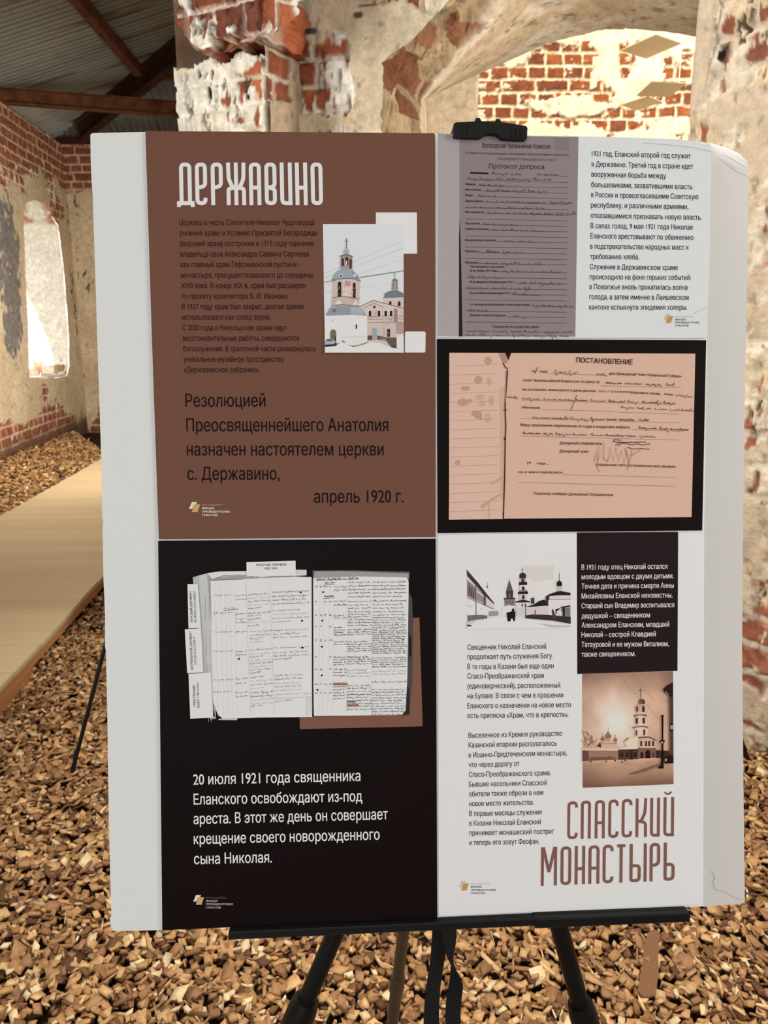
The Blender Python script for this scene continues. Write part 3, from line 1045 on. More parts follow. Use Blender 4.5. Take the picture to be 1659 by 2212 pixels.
def on_walk(x, y, pad=0.0):
    dx, dy = x - bR0[0], y - bR0[1]
    a_ = dx * bd_[0] + dy * bd_[1]
    b_ = dx * bn_[0] + dy * bn_[1]
    return (a_ > start - pad) & (a_ < stop + pad) & (b_ > -pad) & (b_ < bw_ + pad)


# ---------------------------------------------------------------- wood chips
def ground_z(x, y):
    z = 0.012 + 0.012 * fbm(x * 2.2, y * 2.2, 201) + 0.008 * fbm(x * 7, y * 7, 202)
    dl = (x - PL_L.o[0]) * PL_L.n[0] + (y - PL_L.o[1]) * PL_L.n[1]
    return z + 0.10 * sm(1.0, 0.1, dl)


CH = np.array([[200, 158, 108], [183, 138, 90], [165, 120, 78], [142, 100, 64], [116, 80, 52], [216, 186, 140], [96, 64, 44], [150, 108, 74]])
CHP = np.array([0.16, 0.22, 0.20, 0.15, 0.09, 0.07, 0.05, 0.06])


def chips(rng, n, x0, x1, y0, y1, scale, zr):
    x = rng.uniform(x0, x1, n)
    y = rng.uniform(y0, y1, n)
    ok = ~on_walk(x, y, -0.05)
    dl = (x - PL_L.o[0]) * PL_L.n[0] + (y - PL_L.o[1]) * PL_L.n[1]
    ok &= dl > 0.05
    ok &= ~((y > 3.45) & (x > -1.0) & (x < -0.02) & (y < 5.2))
    ok &= ~(((x - RN[0]) * PL_X.n[0] + (y - RN[1]) * PL_X.n[1]) < -0.02)
    x, y = x[ok], y[ok]
    n = len(x)
    la = rng.lognormal(math.log(0.0106), 0.30, n) * scale
    lb = la * rng.uniform(0.45, 0.95, n)
    sliver = rng.rand(n) < 0.14
    la = np.where(sliver, la * 1.6, la)
    lb = np.where(sliver, lb * 0.35, lb)
    lt = rng.uniform(0.0016, 0.0046, n) * scale
    yaw = rng.uniform(0, 2 * math.pi, n)
    tx, ty = rng.normal(0, 0.36, n), rng.normal(0, 0.36, n)
    z = ground_z(x, y) + rng.uniform(0.0, zr, n) + 0.3 * la * (np.abs(tx) + np.abs(ty))
    sx = np.array([-1, 1, 1, -1, -1, 1, 1, -1.0])
    sy = np.array([-1, -1, 1, 1, -1, -1, 1, 1.0])
    sz = np.array([-1, -1, -1, -1, 1, 1, 1, 1.0])
    jx = sx[None] * la[:, None] * (1 + rng.uniform(-0.28, 0.12, (n, 8)))
    jy = sy[None] * lb[:, None] * (1 + rng.uniform(-0.28, 0.12, (n, 8)))
    skew = rng.normal(0, 0.25, n)
    jx = jx + skew[:, None] * jy
    bend = rng.normal(0, 3.0, n) * 1.0
    jz = sz[None] * lt[:, None] * (1 + rng.uniform(-0.3, 0.3, (n, 8))) + (rng.uniform(-0.12, 0.12, (n, 8)) * lb[:, None])
    # tilt then turn
    jz2 = jz + jx * np.sin(tx)[:, None] + jy * np.sin(ty)[:, None]
    jx2 = jx * np.cos(tx)[:, None]
    jy2 = jy * np.cos(ty)[:, None]
    c, s = np.cos(yaw)[:, None], np.sin(yaw)[:, None]
    X = x[:, None] + c * jx2 - s * jy2
    Y = y[:, None] + s * jx2 + c * jy2
    Z = z[:, None] + jz2
    V = np.stack([X, Y, Z], -1)
    ci = rng.choice(len(CH), n, p=CHP)
    colr = 1.25 * lin(CH[ci]) * rng.uniform(0.80, 1.18, (n, 1)) * np.array([0.93, 1.0, 1.09])
    Cc = np.repeat(colr[:, None, :], 8, 1) * rng.uniform(0.93, 1.07, (n, 8, 1))
    return V.reshape(-1, 3), Cc.reshape(-1, 3)


def chip_mesh(name, parts):
    V = np.vstack([p[0] for p in parts]).astype(np.float32)
    Cc = np.vstack([p[1] for p in parts])
    n = len(V) // 8
    fq = np.array([(0, 3, 2, 1), (4, 5, 6, 7), (0, 1, 5, 4), (1, 2, 6, 5), (2, 3, 7, 6), (3, 0, 4, 7)])
    F = (np.arange(n)[:, None, None] * 8 + fq[None]).reshape(-1, 4)
    me = bpy.data.meshes.new(name)
    me.vertices.add(len(V))
    me.vertices.foreach_set('co', V.ravel())
    me.loops.add(F.size)
    me.loops.foreach_set('vertex_index', F.ravel().astype(np.int32))
    me.polygons.add(len(F))
    me.polygons.foreach_set('loop_start', (np.arange(len(F)) * 4).astype(np.int32))
    at = me.color_attributes.new('Col', 'FLOAT_COLOR', 'POINT')
    c4 = np.ones((len(V), 4), np.float32)
    c4[:, :3] = Cc
    at.data.foreach_set('color', c4.ravel())
    me.materials.append(M_CHIP)
    me.update(calc_edges=True)
    me.validate()
    o = bpy.data.objects.new(name, me)
    COL.objects.link(o)
    return o


rng = np.random.RandomState(21)
bed = chip_mesh('wood_chips', [
    chips(rng, 78000, -2.6, 2.3, 0.75, 3.6, 1.0, 0.026),
    chips(rng, 26000, -4.2, -0.5, 3.3, 6.6, 1.35, 0.022),
    chips(rng, 18000, -4.6, -2.6, 5.0, 11.6, 1.5, 0.022),
    chips(rng, 4000, -3.0, -0.6, 6.2, 11.4, 1.7, 0.02),
    chips(rng, 22000, -0.1, 4.2, 3.4, 7.5, 1.5, 0.022),
    chips(rng, 3500, -3.4, 3.0, -1.2, 1.0, 1.4, 0.02)])
tag(bed, 'loose bed of tan wood chips covering the floor', 'wood chips', kind='stuff')

# single pieces that stand out of the bed
p0, p1 = at_z(1415, 2010, 0.045), at_z(1393, 2160, 0.045)
m = MB()
c0 = (p0 + p1) / 2
dv = (p1 - p0) / np.linalg.norm(p1 - p0)
sd = np.array([-dv[1], dv[0], 0])
prof = [(-0.5, 0.006), (-0.42, 0.014), (-0.2, 0.016), (0.1, 0.018), (0.35, 0.0185), (0.44, 0.018), (0.5, 0.004)]
Ln = np.linalg.norm(p1 - p0)
vs, fs = [], []
for q, wd in prof:
    b_ = dv * q * Ln + sd * 0.004 * math.sin(q * 7)
    for s_, zz in ((-1, 0.0), (1, 0.001), (1, 0.006), (-1, 0.005)):
        vs.append(b_ + sd * s_ * wd + np.array([0, 0, zz + 0.006 * q]))
for i in range(len(prof) - 1):
    for k in range(4):
        k2 = (k + 1) % 4
        fs.append((i * 4 + k, i * 4 + k2, i * 4 + 4 + k2, i * 4 + 4 + k))
fs += [(0, 1, 2, 3), tuple(4 * (len(prof) - 1) + k for k in (3, 2, 1, 0))]
bark = mesh_obj('bark_strip', vs, fs, M_CHIP, colors=np.tile(lin([126, 90, 64]), (len(vs), 1)))
bark.location = c0
tag(bark, 'long brown strip of bark lying on the wood chips at lower right', 'bark')

# loose bricks on the window sill
sill_z = PL_L.uv(100, 815)[1]
sn = -PL_L.n
for (px, py, sx, sz, dep, rz, colr, lab) in [
        (71, 795, 0.20, 0.085, 0.12, 0.25, (0.80, 0.72, 0.62), 'limewashed loose brick at the left end of the window sill'),
        (90, 800, 0.10, 0.075, 0.30, -0.3, (0.40, 0.20, 0.13), 'short reddish brick piece between two pale bricks on the sill'),
        (108, 797, 0.21, 0.10, 0.14, 0.1, (0.82, 0.75, 0.62), 'pale broken brick in the middle of the window sill'),
        (131, 798, 0.15, 0.10, 0.10, -0.1, (0.36, 0.24, 0.16), 'brown brick end at the right edge of the window sill'),
        (124, 778, 0.26, 0.085, 0.22, 0.05, (0.42, 0.15, 0.10), 'red brick lying on top of the other bricks on the sill')]:
    q_ = on_wall(px, py, PL_L.o + sn * dep, PL_L.n)
    u = float(np.dot(q_[:2] - PL_L.o, PL_L.d))
    top = lab.startswith('red')
    zc = sill_z + 0.02 + sz / 2 + (0.10 if top else 0)
    P = np.array([*(PL_L.o + PL_L.d * u + sn * dep), zc])
    m = MB()
    cr, sr = math.cos(rz), math.sin(rz)
    ax = np.array([PL_L.d[0] * cr - PL_L.d[1] * sr, PL_L.d[0] * sr + PL_L.d[1] * cr, 0])
    ay = np.array([-ax[1], ax[0], 0])
    m.bevbox((0, 0, 0), ax * sx / 2, ay * 0.07, np.array([0, 0, sz / 2]), 0.012)
    vv = np.array(m.v)
    vv += 0.008 * np.stack([fbm(vv[:, 0] * 30 + px, vv[:, 1] * 30, 301), fbm(vv[:, 1] * 30 + px, vv[:, 2] * 30, 302), 0 * vv[:, 2]], -1)
    o = mesh_obj('brick', vv, m.f, M_WALL, colors=np.tile(np.array(colr), (len(vv), 1)))
    o.location = P
    tag(o, lab, 'brick', 'loose bricks on the window sill')

# ---------------------------------------------------------------- the board plane
def cam2world(v):
    """camera axes: x right, y down, z forward"""
    return np.array([v[0], v[2] * CP - v[1] * SP, -v[2] * SP - v[1] * CP])


d_h = cam2world(np.array([(27580 - CX) / FPX, (730 - CY) / FPX, 1.0]))
d_v = cam2world(np.array([(1055 - CX) / FPX, (36700 - CY) / FPX, 1.0]))
e_u = d_h / np.linalg.norm(d_h)
e_v = -d_v / np.linalg.norm(d_v)
e_v = e_v - e_u * np.dot(e_u, e_v)
e_v /= np.linalg.norm(e_v)
e_n = np.cross(e_u, e_v)                    # out of the board, towards the viewer
_c = EYE + ray(942, 1150) * 0.80            # a point of the board face, 0.80 m ahead
_r = ray(942, 1985)
O_B = EYE + _r * (np.dot(_c - EYE, e_n) / np.dot(_r, e_n))
M_B = Matrix(((e_u[0], e_v[0], e_n[0], O_B[0]), (e_u[1], e_v[1], e_n[1], O_B[1]), (e_u[2], e_v[2], e_n[2], O_B[2]), (0, 0, 0, 1)))


def PX(px, py, wz=0.0):
    """photo pixel -> board coordinates at height wz above the board face"""
    px = np.asarray(px, float)
    py = np.asarray(py, float)
    wz = np.broadcast_to(np.asarray(wz, float), px.shape)
    d = ray(px, py)
    t = (np.dot(O_B - EYE, e_n) + wz) / (d @ e_n)
    X = EYE + d * t[..., None] - O_B
    return np.stack([X @ e_u, X @ e_v, wz], -1)


def BW(u, v, wz):
    return O_B + e_u * u + e_v * v + e_n * wz


INK = 1.0 / 0.76


def ink(c):
    return np.clip(lin(c) * INK, 0.004, 0.86)


board = empty('display_board', mat=M_B)
tag(board, 'large white foam display board with five printed panels, resting on a black tripod easel', 'display board')


def solid(name, pts, w0, w1, face_col, side_col, parent, mat=M_PRINT):
    """flat sheet with photo-pixel outline, from height w0 to w1"""
    n = len(pts)
    top = PX([p[0] for p in pts], [p[1] for p in pts], w1)
    bot = top.copy()
    bot[:, 2] = w0
    vs = np.vstack([top, bot])
    fs = [tuple(range(n - 1, -1, -1)), tuple(range(n, 2 * n))]
    fc = [face_col, side_col]
    for i in range(n):
        j = (i + 1) % n
        fs.append((i, j, n + j, n + i))
        fc.append(side_col)
    return mesh_obj(name, vs, fs, mat, parent, corner=fc)


WHITE = ink((206, 208, 207))
EDGE = ink((214, 214, 212))
bo = [(195, 291), (200, 287.5), (312, 285), (560, 287), (940, 289), (1380, 297), (1470, 301), (1530, 309), (1528, 700), (1521, 1150), (1519, 1958),
      (1300, 1968), (940, 1984), (350, 2009), (246, 2011.5), (240, 2006), (237, 1984), (240.5, 1980), (235.5, 1800), (231, 1500), (228.5, 1405), (226.8, 1396), (227.0, 1330), (223.5, 1250),
      (221.5, 1140), (223, 1125), (220.6, 1118), (219, 1000), (215, 880), (209, 700), (206, 600), (200, 420), (198, 395), (196, 350)]
solid('backing_board', bo, -0.008, 0.0, WHITE, EDGE, board)

# the folded flap on the right
fl_y = np.array([309, 320, 332, 345, 360, 400, 500, 700, 900, 1150, 1400, 1700, 1900, 1951.0])
fl_l = np.interp(fl_y, [309, 700, 1150, 1958], [1530, 1528, 1521, 1519])
fl_r = np.interp(fl_y, [309, 320, 332, 345, 360, 400, 500, 700, 900, 1150, 1400, 1700, 1951], [1536, 1572, 1598, 1611, 1617, 1617, 1615, 1612, 1608, 1605, 1603, 1606, 1609])
vs, fs = [], []
NC = 9
for i, y in enumerate(fl_y):
    for k in range(NC):
        t = k / (NC - 1)
        x = fl_l[i] * (1 - t) + fl_r[i] * t
        corner = sm(560, 330, y)
        wz = -0.0012 - 0.012 * t * t - 0.022 * corner * t ** 1.5 + 0.0012 * math.sin(t * 9 + y * 0.02) * corner
        yb = y + (0 if i < len(fl_y) - 1 else 8 * (1 - t))
        vs.append(PX(x, yb, wz))
n1 = len(vs)
vs += [np.array([p[0], p[1], p[2] - 0.006]) for p in vs]
for i in range(len(fl_y) - 1):
    for k in range(NC - 1):
        a = i * NC + k
        fs.append((a, a + NC, a + NC + 1, a + 1))
        fs.append((n1 + a, n1 + a + 1, n1 + a + NC + 1, n1 + a + NC))
rim = [k for k in range(NC)] + [i * NC + NC - 1 for i in range(1, len(fl_y))] + [(len(fl_y) - 1) * NC + k for k in range(NC - 2, -1, -1)] + [i * NC for i in range(len(fl_y) - 2, 0, -1)]
for a, b in zip(rim, rim[1:] + rim[:1]):
    fs.append((a, b, n1 + b, n1 + a))
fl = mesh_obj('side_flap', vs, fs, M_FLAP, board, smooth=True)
fl.data.set_sharp_from_angle(angle=math.radians(50))
tag(fl, 'worn white flap with a crushed top corner')

TH = 0.0032
DARK = ink((19, 7, 9))
panels = {}
for key, pts, colr, lab in [
        ('p1', [(314, 283), (560, 284.5), (938, 288), (940, 292), (941, 1160), (343, 1165), (327, 700)], ink((105, 72, 59)), 'brown panel with the large white heading'),
        ('p2', [(341.5, 1168), (941, 1163.5), (944.5, 1984), (350.5, 2009.5)], DARK, 'near-black panel with the open register'),
        ('p3', [(945, 289), (1240, 294), (1380, 297.5), (1466, 301), (1500, 305), (1530, 313), (1537, 322), (1533, 560), (1526, 730.5), (945, 728.5)], ink((205, 208, 210)), 'white panel with the interrogation record'),
        ('p4', [(943.5, 732), (1525.5, 735), (1517, 1146), (945, 1151.5)], DARK, 'black panel with the pinkish decree'),
        ('p5', [(946.5, 1155), (1517, 1150), (1515.5, 1953), (947.5, 1979)], ink((214, 214, 216)), 'white panel with two old photographs')]:
    panels[key] = solid('poster_panel', pts, 0.0001, TH, colr, EDGE, board)
    tag(panels[key], lab)


class Canvas:
    """flat printing on a panel, drawn in photo pixels and laid on the panel's own plane"""
    def __init__(self, base=TH):
        self.v, self.f, self.c, self.k, self.base, self.run = [], [], [], 0, base, False

    def layer(self, ink_run=False):
        if not (ink_run and self.run):
            self.k += 1                     # successive lines of writing share one height
        self.run = ink_run
        return self.base + 0.00012 + self.k * 1.4e-5

    def raw(self, pts, faces, color, wz=None):
        wz = self.layer() if wz is None else wz
        b = len(self.v)
        a = np.asarray(pts, float)
        self.v += list(PX(a[:, 0], a[:, 1], wz))
        self.f += [tuple(b + i for i in f) for f in faces]
        self.c += [ink(color)] * len(faces)

    def poly(self, pts, color):
        self.raw(pts, [tuple(range(len(pts)))], color)

    def rect(self, x0, y0, x1, y1, color):
        self.poly([(x0, y0), (x1, y0), (x1, y1), (x0, y1)], color)

    def line(self, pts, wd, color, wz=None):
        pts = [np.asarray(p, float) for p in pts]
        vs, fs = [], []
        n = len(pts)
        for i, p in enumerate(pts):
            d0 = p - pts[i - 1] if i else pts[1] - p
            d1 = pts[i + 1] - p if i < n - 1 else d0
            d0 = d0 / (np.linalg.norm(d0) + 1e-9)
            d1 = d1 / (np.linalg.norm(d1) + 1e-9)
            t = d0 + d1
            l = np.linalg.norm(t)
            t = d0 if l < 0.2 else t / l
            nn = np.array([-t[1], t[0]])
            m = 1.0 / max(0.5, abs(np.dot(nn, np.array([-d0[1], d0[0]]))))
            vs += [p + nn * wd / 2 * m, p - nn * wd / 2 * m]
        for i in range(n - 1):
            fs.append((2 * i, 2 * i + 1, 2 * i + 3, 2 * i + 2))
        self.raw(vs, fs, color, wz)

    def ellipse(self, x, y, rx, ry, color, a0=0, a1=360, n=22):
        pts = [(x + rx * math.cos(math.radians(a)), y - ry * math.sin(math.radians(a))) for a in np.linspace(a0, a1, n)]
        self.poly(pts if a1 - a0 < 359 else pts[:-1], color)

    def arch(self, x0, y0, x1, y1, color):
        """arched opening: round head at the top y0, foot at y1"""
        r = (x1 - x0) / 2
        hd = min(r * 1.1, (y1 - y0) * 0.5)
        pts = [(x0, y1)] + [((x0 + x1) / 2 - r * math.cos(a), y0 + hd - hd * math.sin(a)) for a in np.linspace(0, math.pi, 9)] + [(x1, y1)]
        self.poly(pts, color)

    def text(self, s, x0, y0, x1, y1, cap, color, bold=0.0, slant=0.0, lean=None):
        """one printed line whose baseline runs from (x0, y0) to (x1, y1)"""
        cu = bpy.data.curves.new('line', 'FONT')
        cu.body = s
        cu.size = 1
        to = bpy.data.objects.new('line', cu)
        COL.objects.link(to)
        bpy.context.view_layer.update()
        dg = bpy.context.evaluated_depsgraph_get()
        ev = to.evaluated_get(dg)
        loops = []
        for sp in ev.to_curve(dg).splines:
            bp = sp.bezier_points
            n = len(bp)
            P = []
            for i in range(n):
                a, b = bp[i], bp[(i + 1) % n]
                p0, p1, p2, p3 = (np.array(q[:2]) for q in (a.co, a.handle_right, b.handle_left, b.co))
                ch = p3 - p0
                bulge = max(abs(ch[0] * (q - p0)[1] - ch[1] * (q - p0)[0]) for q in (p1, p2)) / (np.linalg.norm(ch) + 1e-9)
                P.append(p0)
                if bulge > 0.004:
                    for t in ((0.25, 0.5, 0.75) if cap > 14 else (0.5,)):
                        P.append((1 - t) ** 3 * p0 + 3 * t * (1 - t) ** 2 * p1 + 3 * t * t * (1 - t) * p2 + t ** 3 * p3)
            Q = [P[0]]
            for p in P[1:]:
                if np.linalg.norm(p - Q[-1]) > 1e-5:
                    Q.append(p)
            if np.linalg.norm(Q[0] - Q[-1]) < 1e-5:
                Q.pop()
            if len(Q) > 2:
                loops.append(np.array(Q))
        ev.to_curve_clear()
        bpy.data.objects.remove(to)
        bpy.data.curves.remove(cu)

        def area(q):
            r_ = np.roll(q, -1, 0)
            return float(np.sum(q[:, 0] * r_[:, 1] - r_[:, 0] * q[:, 1]) / 2)
        ar = [area(q) for q in loops]
        if bold:
            flip = self.outward(loops, ar)
            for i, q in enumerate(loops):        # swell strokes sideways (outlines run clockwise, holes the other way)
                e = np.roll(q, -1, 0) - q
                e /= np.linalg.norm(e, axis=1, keepdims=True)
                nn = np.stack([-e[:, 1], e[:, 0]], 1)
                m = nn + np.roll(nn, 1, 0)
                m /= np.maximum(np.linalg.norm(m, axis=1, keepdims=True), 0.6)
                loops[i] = q + m * np.array([bold * 1.3, bold * 0.6]) * (1 if flip[i] else -1)
        allp = np.vstack(loops)
        xa, xb = allp[:, 0].min(), allp[:, 0].max()
        if lean is None:
            lean = 0.0203 - (x0 - 315) / 1222 * 0.0336
        # triangulate all outlines together and keep what they wind around
        vin, ein = [], []
        for q in loops:
            b = len(vin)
            vin += [Vector((float(p[0]), float(p[1]))) for p in q]
            ein += [(b + k, b + (k + 1) % len(q)) for k in range(len(q))]
        vo, eo, fo, *_ = delaunay_2d_cdt(vin, ein, [], 0, 1e-6)
        co = np.array([tuple(v) for v in vo])
        tri = np.array([tuple(f) for f in fo if len(f) == 3])
        cen = co[tri].mean(1)
        A_ = np.vstack(loops)
        B_ = np.vstack([np.roll(q, -1, 0) for q in loops])
        wind = np.zeros(len(cen), int)
        up = (A_[None, :, 1] <= cen[:, None, 1]) & (B_[None, :, 1] > cen[:, None, 1])
        dn = (A_[None, :, 1] > cen[:, None, 1]) & (B_[None, :, 1] <= cen[:, None, 1])
        side = (B_[None, :, 0] - A_[None, :, 0]) * (cen[:, None, 1] - A_[None, :, 1]) - (cen[:, None, 0] - A_[None, :, 0]) * (B_[None, :, 1] - A_[None, :, 1])
        wind = np.sum(up & (side > 0), 1) - np.sum(dn & (side < 0), 1)
        tri = tri[wind != 0]
        wz = self.layer(True)
        t = (co[:, 0] - xa) / (xb - xa)
        h = co[:, 1] / 0.728 * cap
        X = x0 + (x1 - x0) * t + h * (slant - lean)
        Y = y0 + (y1 - y0) * t - h
        self.raw(np.stack([X, Y], -1), [tuple(f) for f in tri], color, wz)

    @staticmethod
    def outward(loops, ar):
        """for each outline, whether its left-hand side is the outside of the ink"""
        out = []
        for i, q in enumerate(loops):
            c = q[0] + np.array([1e-4, 1e-4])
            big = [k for k in range(len(loops)) if k != i and abs(ar[k]) > abs(ar[i]) and in_poly(np.array([c[0]]), np.array([c[1]]), [tuple(p) for p in loops[k]])[0]]
            sgn = ar[min(big, key=lambda k: abs(ar[k]))] if big else ar[i]
            out.append(sgn < 0)
        return out

    def hand(self, x0, y0, x1, y1, hgt, color, wd=1.0, seed=0, word=(1.6, 5.0), slant=0.35):
        """a run of handwriting"""
        r = random.Random(seed)
        L = math.hypot(x1 - x0, y1 - y0)
        wz = self.layer(True)
        s = 0.0
        while s < L - hgt * 0.5:
            wl = min(hgt * r.uniform(*word), L - s)
            pts = []
            q, k = 0.0, 0
            while q < wl:
                step = hgt * r.uniform(0.30, 0.62)
                amp = r.uniform(0.18, 0.46) * hgt
                u = r.random()
                if k == 0:
                    amp *= 1.9
                elif u < 0.09:
                    amp *= 2.2
                elif u < 0.16:
                    amp = -r.uniform(0.3, 0.7) * hgt
                elif u < 0.34:
                    amp *= 0.3
                for ph in (0.0, 0.3, 0.5, 0.7):
                    off = -amp * 0.5 * (1 - math.cos(2 * math.pi * ph))
                    t = (s + q + step * ph) / L
                    pts.append((x0 + (x1 - x0) * t - off * slant, y0 + (y1 - y0) * t + off))
                q += step
                k += 1
            if len(pts) > 3:
                self.line(pts, wd * r.uniform(0.7, 1.2), color, wz)
            s += wl + hgt * r.uniform(0.4, 1.0)

    def build(self, name, parent, label=None):
        o = mesh_obj(name, self.v, self.f, M_PRINT, parent, corner=self.c)
        if label:
            tag(o, label)
        return o


def flap_mark(pts, wd, color):
    cv = Canvas()
    pts = [np.array(p, float) for p in pts]
    fine = []
    for a, b in zip(pts[:-1], pts[1:]):
        fine += [a + (b - a) * t for t in np.linspace(0, 1, 6, endpoint=False)]
    fine.append(pts[-1])
    vs = []
    for i, p in enumerate(fine):
        d = fine[min(i + 1, len(fine) - 1)] - fine[max(i - 1, 0)]
        d /= np.linalg.norm(d)
        for sg in (1, -1):
            q = p + sg * wd / 2 * np.array([-d[1], d[0]])
            l_, r_ = np.interp(q[1], fl_y, fl_l), np.interp(q[1], fl_y, fl_r)
            t = min(max((q[0] - l_) / (r_ - l_), 0), 1)
            c = float(sm(560, 330, q[1]))
            vs.append(PX(q[0], q[1], -0.0012 - 0.012 * t * t - 0.022 * c * t ** 1.5 + 0.0012 * math.sin(t * 9 + q[1] * 0.02) * c + 0.0007))
    n = len(fine)
    mesh_obj('scuff_mark', vs, [(2 * i, 2 * i + 1, 2 * i + 3, 2 * i + 2) for i in range(n - 1)], M_PRINT, fl, corner=[ink(color)] * (n - 1))


def sub(ox, oy, sc_):
    """coordinates read off an enlarged view: origin and magnification"""
    return lambda *pts: [(ox + x / sc_, oy + y / sc_) for x, y in pts]


def fillet(pts, rad):
    """polyline with rounded inner corners; rad per inner point"""
    out = [np.array(pts[0], float)]
    for i in range(1, len(pts) - 1):
        p, a, b = (np.array(pts[j], float) for j in (i, i - 1, i + 1))
        r = rad[i - 1]
        if r <= 0:
            out.append(p)
            continue
        da, db = (a - p) / np.linalg.norm(a - p), (b - p) / np.linalg.norm(b - p)
        s_, e_ = p + da * r, p + db * r
        for t in np.linspace(0, 1, 7):
            out.append((1 - t) ** 2 * s_ + 2 * t * (1 - t) * p + t * t * e_)
    out.append(np.array(pts[-1], float))
    return out


def heading(cv, letters, xs, x_lean, top, bot, wdt, color):
    """condensed rounded poster letters; xs: (left, right) outer edges at mid height, top/bot: functions of x"""
    for ch, (xa, xb) in zip(letters, xs):
        hw = wdt / 2

        def P(u, v, xa=xa, xb=xb):
            x = xa + hw + (xb - xa - wdt) * u
            yt, yb = top(x) + hw, bot(x) - hw
            y = yb + (yt - yb) * v
            return (x + x_lean * (v - 0.5) * (yt - yb) * -1 * -1, y)

        r = min((xb - xa - wdt) * 0.48, 9)
        H = (bot(xa) - top(xa) - wdt)
        ex = hw / H
        m = 0.40
        S = []
        if ch == 'Д':
            S = [([P(0, 0), P(0, 1), P(1, 1), P(1, 0)], [r, r])]
            S += [([P(-0.32, 0), P(1.32, 0)], []), ([P(-0.32, 0.05), P(-0.32, -0.10)], []), ([P(1.32, 0.05), P(1.32, -0.10)], [])]
        elif ch == 'Е':
            S = [([P(0.5, 1), P(0, 1), P(0, 0), P(1, 0), P(1, 0.14)], [r, r, r]), ([P(0.5, 1), P(1, 1), P(1, m + 0.04), P(0, m)], [r, r])]
        elif ch == 'Р':
            S = [([P(0, -ex), P(0, 1), P(0.5, 1)], [r]), ([P(0.5, 1), P(1, 1), P(1, m + 0.04), P(0, m)], [r, r])]
        elif ch == 'Ж':
            S = [([P(0.5, -ex), P(0.5, 1 + ex)], []), ([P(0, 1 + ex), P(0.02, 0.62), P(0.28, m), P(0.5, m)], [r, r * .5]), ([P(1, 1 + ex), P(0.98, 0.62), P(0.72, m), P(0.5, m)], [r, r * .5]),
                 ([P(0, -ex), P(0, m - 0.02), P(0.5, m)], [r * .7]), ([P(1, -ex), P(1, m - 0.02), P(0.5, m)], [r * .7])]
        elif ch == 'А':
            S = [([P(0, -ex), P(0, 1), P(1, 1), P(1, -ex)], [r, r]), ([P(0, m), P(1, m)], [])]
        elif ch == 'В':
            S = [([P(0.5, 1), P(0, 1), P(0, 0), P(0.5, 0)], [r, r]), ([P(0.5, 1), P(1, 1), P(1, m + 0.03), P(0, m)], [r, r]), ([P(0.5, 0), P(1, 0), P(1, m - 0.03), P(0.3, m)], [r, r * .7])]
        elif ch == 'И':
            S = [([P(0, 1 + ex), P(0, 0), P(1, 0)], [r]), ([P(1, -ex), P(1, 1 + ex)], [])]
        elif ch == 'Й':
            S = [([P(0, 1 + ex), P(0, 0), P(1, 0)], [r]), ([P(1, -ex), P(1, 1 + ex)], [])]
        elif ch == 'Н':
            S = [([P(0, -ex), P(0, 1 + ex)], []), ([P(1, -ex), P(1, 1 + ex)], []), ([P(0, m), P(1, m)], [])]
        elif ch == 'О':
            S = [([P(0.5, 1), P(1, 1), P(1, 0), P(0.5, 0)], [r, r]), ([P(0.5, 1), P(0, 1), P(0, 0), P(0.5, 0)], [r, r])]
        elif ch == 'С':
            S = [([P(1, 0.86), P(1, 1), P(0, 1), P(0, 0), P(1, 0), P(1, 0.14)], [r, r, r, r])]
        elif ch == 'П':
            S = [([P(0, -ex), P(0, 1), P(1, 1), P(1, -ex)], [r * 0.8, r * 0.8])]
        elif ch == 'К':
            S = [([P(0, -ex), P(0, 1 + ex)], []), ([P(0, m), P(0.45, m), P(0.92, 0.62), P(1, 1 + ex)], [r * .5, r]), ([P(0.3, m), P(1, m - 0.02), P(1, -ex)], [r])]
        elif ch == 'М':
            S = [([P(0, -ex), P(0, 1 + ex)], []), ([P(1, -ex), P(1, 1 + ex)], []), ([P(0.06, 1 + ex), P(0.5, 0.34)], []), ([P(0.94, 1 + ex), P(0.5, 0.34)], [])]
        elif ch == 'Т':
            S = [([P(0, 1), P(1, 1)], []), ([P(0.5, -ex), P(0.5, 1)], [])]
        elif ch == 'Ь':
            S = [([P(0, 1 + ex), P(0, 0), P(0.5, 0)], [r * .5]), ([P(0.5, 0), P(1, 0), P(1, m + 0.02), P(0, m + 0.02)], [r, r])]
        elif ch == 'Ы':
            S = [([P(0, 1 + ex), P(0, 0), P(0.3, 0)], [r * .5]), ([P(0.3, 0), P(0.58, 0), P(0.58, m + 0.02), P(0, m + 0.02)], [r * .8, r * .8]), ([P(1, -ex), P(1, 1 + ex)], [])]
        for pts, rad in S:
            cv.line(fillet(pts, rad) if len(pts) > 2 else pts, wdt, color)


def logo(cv, ox, oy, s, dark_text, light, tan, faint):
    g = lambda *pts: [(ox + (x - 180) / 9.76 * s, oy + (y - 240) / 9.76 * s) for x, y in pts]
    cv.poly(g((180, 380), (240, 240), (350, 240), (325, 285), (287, 287), (245, 380)), light)
    cv.poly(g((235, 450), (287, 288), (415, 288), (360, 450)), tan)
    for t, xa, xb, yb, hh, colr, bo_ in [('ПРИ ПОДДЕРЖКЕ', 450, 892, 316, 30, faint, 0.0), ('ФОНДА', 457, 712, 388, 40, dark_text, 0.03),
                                         ('ПРЕЗИДЕНТСКИХ', 457, 1045, 460, 40, dark_text, 0.03), ('ГРАНТОВ', 457, 780, 534, 40, dark_text, 0.03)]:
        (x0, y0), (x1, y1) = g((xa, yb), (xb, yb))
        cv.text(t, x0, y0, x1, y1, hh / 9.76 * s, colr, bold=bo_)

